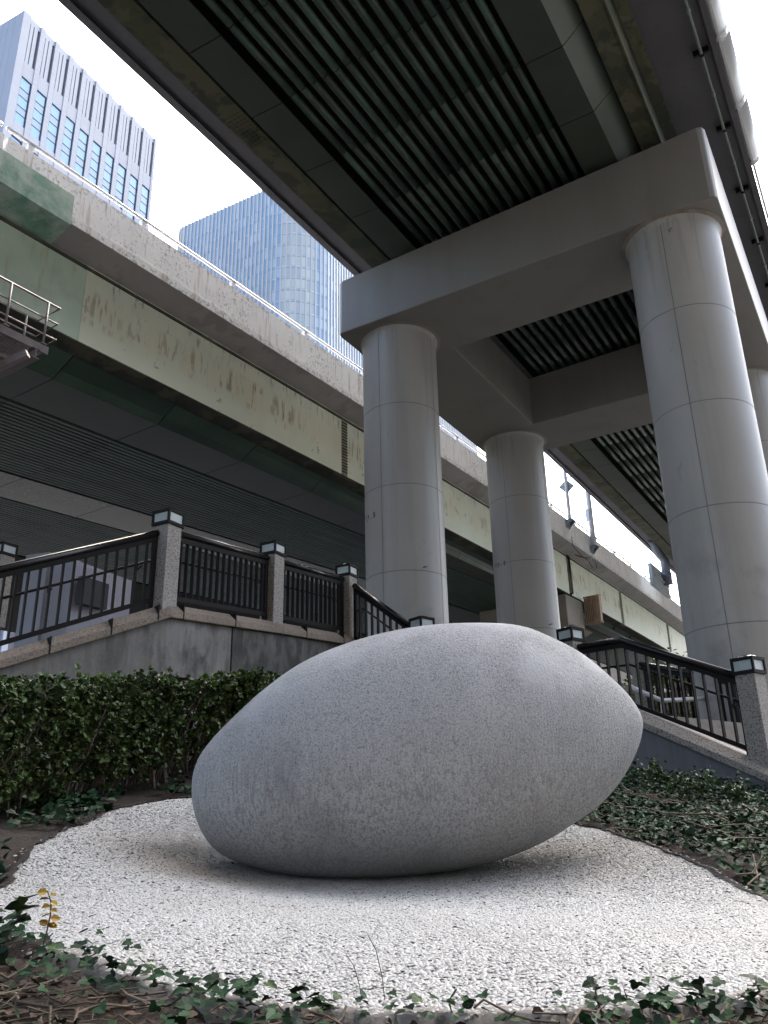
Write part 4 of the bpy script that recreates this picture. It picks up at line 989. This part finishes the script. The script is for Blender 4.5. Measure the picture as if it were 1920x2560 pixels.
# white pipe rail beyond
wp=MB(); wp.tube([at(1575,1716,17),at(1655,1752,16.2),at(1725,1748,16.6),at(1760,1746,17)],.045,8); wp.tube([at(1655,1752,16.2),at(1657,1800,16.2)],.03,8)
tag(wp.build('pipe_rail',K['white'],fix=False),'thin white pipe rail bent above the steps behind the right railing','handrail')
fr=at(1606,1800,19.5); g2=at(1750,1850,16.0)
railing(Vector((fr.x,fr.y,at(1606,1740,19.5).z-.4)),Vector((g2.x+.9,g2.y,at(1760,1775,16.0).z-.6)),'black railing on the far side of the steps, seen through the near one',m='black',inner=0,sp=.2)
mb=MB(); fp_=at(1603,1700,19.4); mb.box(Vector((fp_.x,fp_.y,fp_.z-.4)),Vector((.3,0,0)),Vector((0,.3,0)),Z*2.1); tag(mb.build('granite_post',K['granite'],bevel=.01),'plain granite post without lantern behind the black balusters','post')
# monument blocks behind left rail
mo=empty('granite_monument',at(210,1560,16.5),'pale lilac granite monument blocks with dark plaque behind the left railing','monument')
def wallblock(xa,ya,xb,yb,Y0,Y1,zb,th,m,nm,par,push=0):
    a=at(xa,ya,Y0); b=at(xb,yb,Y1); d=flat(b-a).normalized(); n_=Vector((d.y,-d.x,0)); a=a+n_*push; b=b+n_*push
    mb=MB(); mb.hexa([Vector((a.x,a.y,zb)),Vector((b.x,b.y,zb)),Vector((b.x,b.y,zb))-n_*th,Vector((a.x,a.y,zb))-n_*th],[a,b,b-n_*th,a-n_*th]); return mb.build(nm,m,par)
wallblock(186,1399,330,1452,16.2,17.6,1.5,1.2,K['lilac'],'block',mo)
wallblock(140,1412,184,1410,16.6,16.2,1.5,.8,K['lilac'],'block',mo)
wallblock(66,1388,122,1380,16.9,16.5,1.5,.8,K['lilac'],'block',mo)
a=at(203,1440,16.1); b=at(268,1462,16.7); d=flat(b-a).normalized(); n_=Vector((d.y,-d.x,0)); zb_=at(203,1508,16.1).z
mb=MB(); mb.hexa([Vector((a.x,a.y,zb_))+n_*.06,Vector((b.x,b.y,zb_))+n_*.06,Vector((b.x,b.y,zb_))-n_*.1,Vector((a.x,a.y,zb_))-n_*.1],[a+n_*.06,b+n_*.06,b-n_*.1,a-n_*.1]); mb.build('plaque',K['plaque'],mo)
# small yellow green scrap by coping
ps=at(226,1540,11.7); mb=MB(); mb.box(ps,Vector((.06,.05,0)),Vector((-.01,.02,0)),Z*.03); tag(mb.build('plastic_scrap',mat('lime plastic',(.55,.6,.05),.4,var=0)),'tiny lime yellow plastic scrap on the sloping coping','litter')

# ------------------------------------------------------------ vegetation
def leafmesh(name,pos,nrm_dir,size,m,parent=None,shape='oval',aspect=.42,fold=.25):
    # pos (N,3), dir = leaf axis (N,3), random roll
    N=len(pos)
    if shape=='oval': t=np.array([(0,0,0),(.30,.5,fold*.5),(.72,.42,fold*.4),(1,0,-.08),(.72,-.42,fold*.4),(.30,-.5,fold*.5),(.5,0,-.02)]); fc=np.array([(0,1,6),(1,2,6),(2,3,6),(3,4,6),(4,5,6),(5,0,6)])
    else: t=np.array([(0,0,0),(-.16,.22,.03),(-.10,.42,.05),(.12,.50,.06),(.32,.56,.07),(.42,.34,.05),(.66,.30,.02),(.86,.14,-.03),(1,0,-.08),(.86,-.14,-.03),(.66,-.30,.02),(.42,-.34,.05),(.32,-.56,.07),(.12,-.50,.06),(-.10,-.42,.05),(-.16,-.22,.03)]); fc=None
    if shape=='ivy':
        t=np.vstack([t,[(.28,0,-.02)]]); c=16; fc=np.array([(c,i,(i+1)) for i in range(15)]+[(c,15,0)])
    T=t.copy(); T[:,1]*=aspect*2 if shape=='oval' else 1.0
    ax_=nrm_dir/np.linalg.norm(nrm_dir,axis=1)[:,None]
    up=rng.normal(0,.45,(N,3))+np.array([0,-.25,1.0]); up=up-ax_*(up*ax_).sum(1)[:,None]; up/=np.linalg.norm(up,axis=1)[:,None]
    sd=np.cross(up,ax_)
    s=np.asarray(size).reshape(-1,1,1)*np.ones((N,1,1))
    P=(T[None,:,0:1]*ax_[:,None,:]+T[None,:,1:2]*sd[:,None,:]+T[None,:,2:3]*up[:,None,:])*s+pos[:,None,:]
    Ff=(fc[None]+(np.arange(N)*len(t))[:,None,None]).reshape(-1,3)
    return npmesh(name,P.reshape(-1,3),Ff,m,parent)
# hedge: centre line in plan
hl=[at(-330,2044,6.1),at(60,2010,7.9),at(330,1975,9.2),at(560,1950,10.2),at(760,1940,10.9)]
hl=[Vector((p.x,p.y,0)) for p in hl]
hedge=empty('hedge',hl[2]+Z*h1(hl[2].x,hl[2].y),'dense dark evergreen hedge in front of the stained stair wall','hedge')
def hpt(u):
    k=u*(len(hl)-1); i=min(int(k),len(hl)-2); return hl[i].lerp(hl[i+1],k-i)
tips=[];stems=MB();tipdir=[]
NB=3300
for i in range(NB):
    u=rng.uniform(0,1); p=hpt(u); q=hpt(min(1,u+.01)); d=(q-p).normalized() if u<.99 else d; n_=Vector((d.y,-d.x,0))
    topz=at(0,1722,p.y).z if False else None
    # hedge top height from picture: row y~1710 (full px)
    pxx=960+f_*(p.x/p.y)*1.05; ztop_=at(pxx,1712+12*math.sin(pxx*.02),p.y).z+ .03
    gz=h1(p.x,p.y); w_=.52
    a=rng.uniform(0,1)
    if a<.45: o=rng.uniform(-w_,w_); z=ztop_-abs(rng.normal(0,.07))-.10*(abs(o)/w_)**2
    elif a<.9:
        z=gz+.12+(ztop_-gz-.12)*rng.uniform(0,1)**.75; o=w_*(1-.25*max(0,(gz+.45-z)/.45))+rng.normal(0,.07)
        
        if z<gz+.4 and rng.uniform()<.2: continue
    else: z=gz+(ztop_-gz)*rng.uniform(.3,1); o=rng.uniform(-w_,w_)
    hole=math.exp(-((pxx-400)/55)**2)+.6*math.exp(-((pxx-470)/40)**2)
    if a>=.45 and hole>.35 and z<ztop_-.25 and rng.uniform()<hole*.75: continue
    tips.append((p.x+n_.x*o,p.y+n_.y*o,z)); dr=Vector((n_.x*o*.6,n_.y*o*.6,.5 if a<.45 else .15))+Vector(tuple(rng.normal(0,.25,3))); tipdir.append(tuple(dr.normalized()))
    if i%9==0:
        b=Vector((p.x+rng.normal(0,.06),p.y+rng.normal(0,.06),gz)); t_=Vector(tips[-1]); mm=b.lerp(t_,.5)+Vector(tuple(rng.normal(0,.07,3))); stems.tube([b,mm,t_],[.011,.008,.003],5,cap=False)
tips=np.array(tips); tipdir=np.array(tipdir)
LP=[];LD=[];LS=[]
for k in range(9):
    a=rng.uniform(0,2*np.pi,len(tips)); r=rng.normal(0,1,(len(tips),3)); r-=tipdir*(r*tipdir).sum(1)[:,None]; r/=np.linalg.norm(r,axis=1)[:,None]
    back_=tipdir*(-rng.uniform(0,.09,len(tips)))[:,None]
    LP.append(tips+back_+rng.normal(0,.012,tips.shape)); LD.append(r*.8+tipdir*rng.uniform(.1,.7,len(tips))[:,None]); LS.append(rng.uniform(.036,.064,len(tips)))
LP=np.vstack(LP);LD=np.vstack(LD);LS=np.concatenate(LS)
tag(leafmesh('foliage',LP,LD,LS,K['hedge'],hedge),kind=None)
k=tips[:,2]>np.percentile(tips[:,2],55); kk_=np.where(k)[0]; kk_=rng.choice(kk_,160)
LP=[];LD=[]
for j in kk_:
    for _ in range(6): LP.append(tips[j]+tipdir[j]*.05); LD.append(tipdir[j]+rng.normal(0,.55,3))
# a few tall shoots
for xx,yy in ((195,1672),(160,1690),(560,1690),(650,1693),(40,1705)):
    p=at(xx,yy,8.6+xx*.0035); LP+= [tuple(p)]*7; LD+=[tuple(rng.normal(0,.6,3)+np.array([0,0,.8])) for _ in range(7)]; stems.tube([p-Z*.35,p],[.004,.003],5,cap=False)
leafmesh('new_shoots',np.array([tuple(x) for x in LP]),np.array(LD),rng.uniform(.045,.07,len(LP)),K['hedgenew'],hedge)
# inner dark core to stop see-through, thick stems
for i in range(24):
    u=rng.uniform(0,1); p=hpt(u); d=(hpt(min(1,u+.02))-hpt(max(0,u-.02))).normalized(); n_=Vector((d.y,-d.x,0)); gz=h1(p.x,p.y); b=p+n_*rng.uniform(.0,.4)+Z*(gz-.05)
    m1=b+Vector((rng.normal(0,.12),rng.normal(0,.06),.4)); t_=m1+Vector((rng.normal(0,.22),rng.normal(0,.1),.55)); stems.tube([b,m1,t_],[.018,.013,.006],6,cap=False)
stems.build('branches',K['twig'],hedge,fix=False)
# inner leaves (shaded mass)
N=9000; us_=rng.uniform(0,1,N); PI_=[]
for u in us_:
    p=hpt(u); gz=h1(p.x,p.y); pxx=960+f_*(p.x/p.y)*1.05
    if math.exp(-((pxx-420)/60)**2)>.5 and rng.uniform()<.7: continue
    zt_=at(pxx,1725,p.y).z; PI_.append((p.x+rng.uniform(-.35,.3),p.y+rng.uniform(-.35,.3),gz+.1+(zt_-gz-.1)*rng.uniform(.08,1)))
PI_=np.array(PI_); leafmesh('inner_foliage',PI_,rng.normal(0,1,PI_.shape),rng.uniform(.05,.08,len(PI_)),K['hedge'],hedge)

# ivy on the right slope and small patches
def ivy(name,N,cond,label,size,lift=.08,kind='stuff',clump=None,hgt=None):
    P=[]
    while len(P)<N:
        xy=cond(rng.uniform(0,1,4))
        if xy is None: continue
        x,y,dz=xy; P.append((x,y,h1(x,y)+dz))
    P=np.array(P); a=rng.uniform(0,2*np.pi,len(P)); D_=np.stack([np.cos(a),np.sin(a)-.5,rng.uniform(-.5,.25,len(P))],-1)
    o=leafmesh(name,P,D_,rng.uniform(size[0],size[1],len(P)),K['ivy'],shape='ivy'); tag(o,label,'ivy',kind=kind); return o
cl=rng.uniform(0,1,(90,2))
def in_right(r):
    # region right of the bed up to the wall
    y=3.2+r[1]*11; x=-.5+r[0]*9.5
    if in1(x,y): return None
    if x>y*.53+.6 or x<y*.10: return None
    # wall line
    a,b=PP['KN'],PP['P6']; n_=n3
    if (Vector((x,y,0))-flat(a)).dot(n_)<.2: return None
    cn=math.sin(x*2.1+1)*math.cos(y*1.7)+.6*math.sin(x*5+y*4)
    if cn<-1.0 and r[2]<.6: return None
    dist=(Vector((x,y,0))-flat(a)).dot(n_)
    hh=.04+.12*max(0,cn)*r[3]+ (.22*r[3] if dist<1.6 else 0)
    return x,y,hh
ivy('ivy_ground_cover',21000,in_right,'dark ivy covering the slope between the pebbles and right wall',(.032,.056))
o=bpy.data.objects['ivy_ground_cover']
def in_front(r):
    y=1.75+r[1]*1.75; x=-1.9+r[0]*3.8
    if in1(x,y): 
        k_=OUT-np.array([x,y]); 
        if np.min((k_**2).sum(1))>.035**2*1.0: return None
    if abs(x)>y*.52+.2: return None
    if r[2]<.5 and np.min(((OUT-np.array([x,y]))**2).sum(1))<.07**2: return x,y,.03+.05*r[3]
    cn=math.sin(x*6+.5)*math.cos(y*7)+.5*math.sin(x*13)
    if cn<-.05 and r[2]<.75: return None
    return x,y,.03+.05*r[3]+(.04*max(0,cn))
ivy('ivy_ground_cover',1300,in_front,'sparse ivy over roots and dead leaves along the front rim of the pebbles',(.018,.038))
def in_left(r):
    y=4.2+r[1]*5.0; x=-4.8+r[0]*5.2
    if in1(x,y): return None
    if x< -y*.5-.3: return None
    cn=math.sin(x*3.1+2)*math.cos(y*2.7+1)+.5*math.sin(x*7+y)
    if cn<.25: return None
    return x,y,.03+.08*r[3]
ivy('ivy_ground_cover',900,in_left,'ivy patches on bare soil between the hedge and the pebbles at left',(.05,.085))
# right wall top shrubs
P=[];Dd=[]
for i in range(26):
    px_=rng.uniform(1560,1900); y0=10.9-(px_-1560)*.003; b=at(px_,1960,y0); b.z=h1(b.x,b.y)+.1; tp_=at(px_+rng.normal(0,10),1905+(px_-1560)*.17+rng.uniform(-30,25),y0)
    for q_ in range(22):
        f=rng.uniform(.25,1); c=b.lerp(tp_,f)+Vector(tuple(rng.normal(0,.04,3))); P.append(tuple(c)); Dd.append(tuple(rng.normal(0,1,3)+np.array([0,0,.5])))
sh=leafmesh('low_shrub_shoots',np.array(P),np.array(Dd),rng.uniform(.035,.065,len(P)),K['hedge'],shape='oval'); tag(sh,'fresh green shoots rising from the ivy in front of the right wall','shrub',kind='stuff')
# litter + roots
def litter(name,N,region,m,size,label,cat):
    P=[]
    while len(P)<N:
        r=rng.uniform(0,1,3); x,y=region(r)
        if in1(x,y): continue
        P.append((x,y,h1(x,y)+.012+.02*r[2]))
    P=np.array(P); a=rng.uniform(0,6.28,len(P)); D_=np.stack([np.cos(a),np.sin(a),rng.uniform(-.25,.25,len(P))],-1)
    o=leafmesh(name,P,D_,rng.uniform(size[0],size[1],len(P)),m,shape='oval',aspect=.35); return tag(o,label,cat,kind='stuff')
litter('leaf_litter',2200,lambda r:(-1.9+r[0]*3.8,1.7+r[1]*1.9),K['dead'],(.015,.04),'brown dead leaves under the ivy in the foreground','dead leaves')
litter('leaf_litter',1500,lambda r:(.5+r[0]*7,4+r[1]*8),K['dead'],(.02,.05),'brown dead leaves between the ivy on the right slope','dead leaves')
P=[];Dd=[]
for i in range(45):
    x=rng.uniform(-2.6,3.2); y=rng.uniform(2.6,7.2)
    if in1(x,y): P.append((x,y,h1(x,y)+RAISE+.004)); a=rng.uniform(0,6.28); Dd.append((math.cos(a),math.sin(a),rng.uniform(-.05,.3)))
tag(leafmesh('fallen_leaves',np.array(P),np.array(Dd),rng.uniform(.012,.03,len(P)),K['dead'],aspect=.3),'a few tiny dry leaves scattered over the white pebbles','dead leaves',kind='stuff')
mb=MB()
for i in range(520):
    x=rng.uniform(-1.8,1.8); y=rng.uniform(1.75,2.65)
    if in1(x,y): continue
    a=rng.uniform(-.7,.7)+ (0 if rng.uniform()<.75 else 1.2); L_=rng.uniform(.08,.35); pts=[]
    for k in range(5):
        f=k/4-.5; xx=x+math.cos(a)*L_*f+rng.normal(0,.012); yy=y+math.sin(a)*L_*f+rng.normal(0,.012)
        pts.append(Vector((xx,yy,h1(xx,yy)+.012+abs(rng.normal(0,.014)))))
    mb.tube(pts,rng.uniform(.0013,.0045),5,cap=False)
for i in range(160):
    x=rng.uniform(1.2,6.5); y=rng.uniform(4.2,10.5)
    if in1(x,y): continue
    a=rng.uniform(0,3.14); L_=rng.uniform(.3,.8); pts=[]
    for k in range(5):
        f=k/4-.5; xx=x+math.cos(a)*L_*f+rng.normal(0,.04); yy=y+math.sin(a)*L_*f+rng.normal(0,.04)
        pts.append(Vector((xx,yy,h1(xx,yy)+.05+abs(rng.normal(0,.04)))))
    mb.tube(pts,.005,5,cap=False)
tag(mb.build('vine_runners',K['twig'],fix=False),'bare vine runners and roots over the soil around the pebbles','roots',kind='stuff')
# sprigs rising in front of the pebbles
def sprig(name,pts_px,Y,m,label,lsz,n,shape='ivy',r=.0025,cat='plant'):
    pts=[at(x,y,Y) for x,y in pts_px]; rt=empty(name,pts[0],label,cat)
    mb=MB(); mb.tube(pts,[r]*(len(pts)-1)+[r*.5],6); mb.build('stem',K['twig'],rt)
    if n:
        P=[];Dd=[]
        for i in range(n):
            f=(i+.5)/n*(len(pts)-1); f=max(f,.35*(len(pts)-1)) if shape=='oval' else f; k=min(int(f),len(pts)-2); c=pts[k].lerp(pts[k+1],f-k); P.append(tuple(c)); sg=-1 if i%2 else 1
            Dd.append((sg*1.0+rng.normal(0,.2),rng.normal(0,.3)-.3,rng.uniform(-.3,.5)))
        leafmesh('leaves',np.array(P),np.array(Dd),rng.uniform(lsz[0],lsz[1],n),m,rt,shape=shape,aspect=.36)
    return rt
sprig('ivy_sprig',[(-10,2400),(20,2340),(48,2290),(70,2240)],2.75,K['ivy'],'tall ivy sprig at the left edge in front of the pebbles',(.045,.06),11)
sprig('seedling',[(108,2362),(118,2325),(126,2290),(128,2255),(118,2226)],2.75,K['yleaf'],'young seedling with yellowing leaves standing over the pebbles at left',(.024,.034),14,'oval')
sprig('grass_stalk',[(905,2500),(898,2460),(885,2415),(864,2384)],2.3,K['twig'],'thin bare stalk, left of two, against the pebbles',(.02,.03),0,r=.0012)
sprig('grass_stalk',[(962,2500),(955,2440),(940,2375),(916,2330)],2.32,K['twig'],'thin bare stalk, right and taller of two, against the pebbles',(.02,.03),0,r=.0012)
for k,(x,y0,y1,lb) in enumerate(((385,2465,2415,'left of the front rim'),(475,2480,2445,'beside the dark leaf'),(610,2500,2455,'at the middle left front rim'),(800,2520,2480,'near the two bare stalks'),(1490,2520,2447,'tallest at the front rim right of centre'),(1620,2520,2490,'low at the right part of the rim'),(1760,2520,2455,'with two leaves near the right corner'),(1892,2480,2442,'at the right edge'))):
    sprig('ivy_sprig',[(x+8,y0),(x,(y0+y1)/2),(x-5,y1)],2.3,K['ivy'],'small ivy sprig poking up '+lb,(.028,.040),4)
# far tree behind the rail
ft=at(1690,1745,30); tr=empty('small_tree',Vector((ft.x,ft.y,-.9)),'small yellow green tree glimpsed through the right railing','tree')
mb=MB(); mb.tube([Vector((ft.x,ft.y,-.9)),Vector((ft.x+.1,ft.y,2)),Vector((ft.x,ft.y,4.5))],[.12,.09,.04],8); mb.build('trunk',K['twig'],tr)
N=3500; c=rng.normal(0,1,(N,3)); c/=np.linalg.norm(c,axis=1)[:,None]; c*=(rng.uniform(.5,1,N)**.5)[:,None]; c+=.25*np.sin(c*7); P=c*np.array([1.9,1.3,1.5])+np.array([ft.x,ft.y,ft.z])
leafmesh('crown',P,rng.normal(0,1,P.shape),rng.uniform(.10,.17,N),K['treeleaf'],tr)
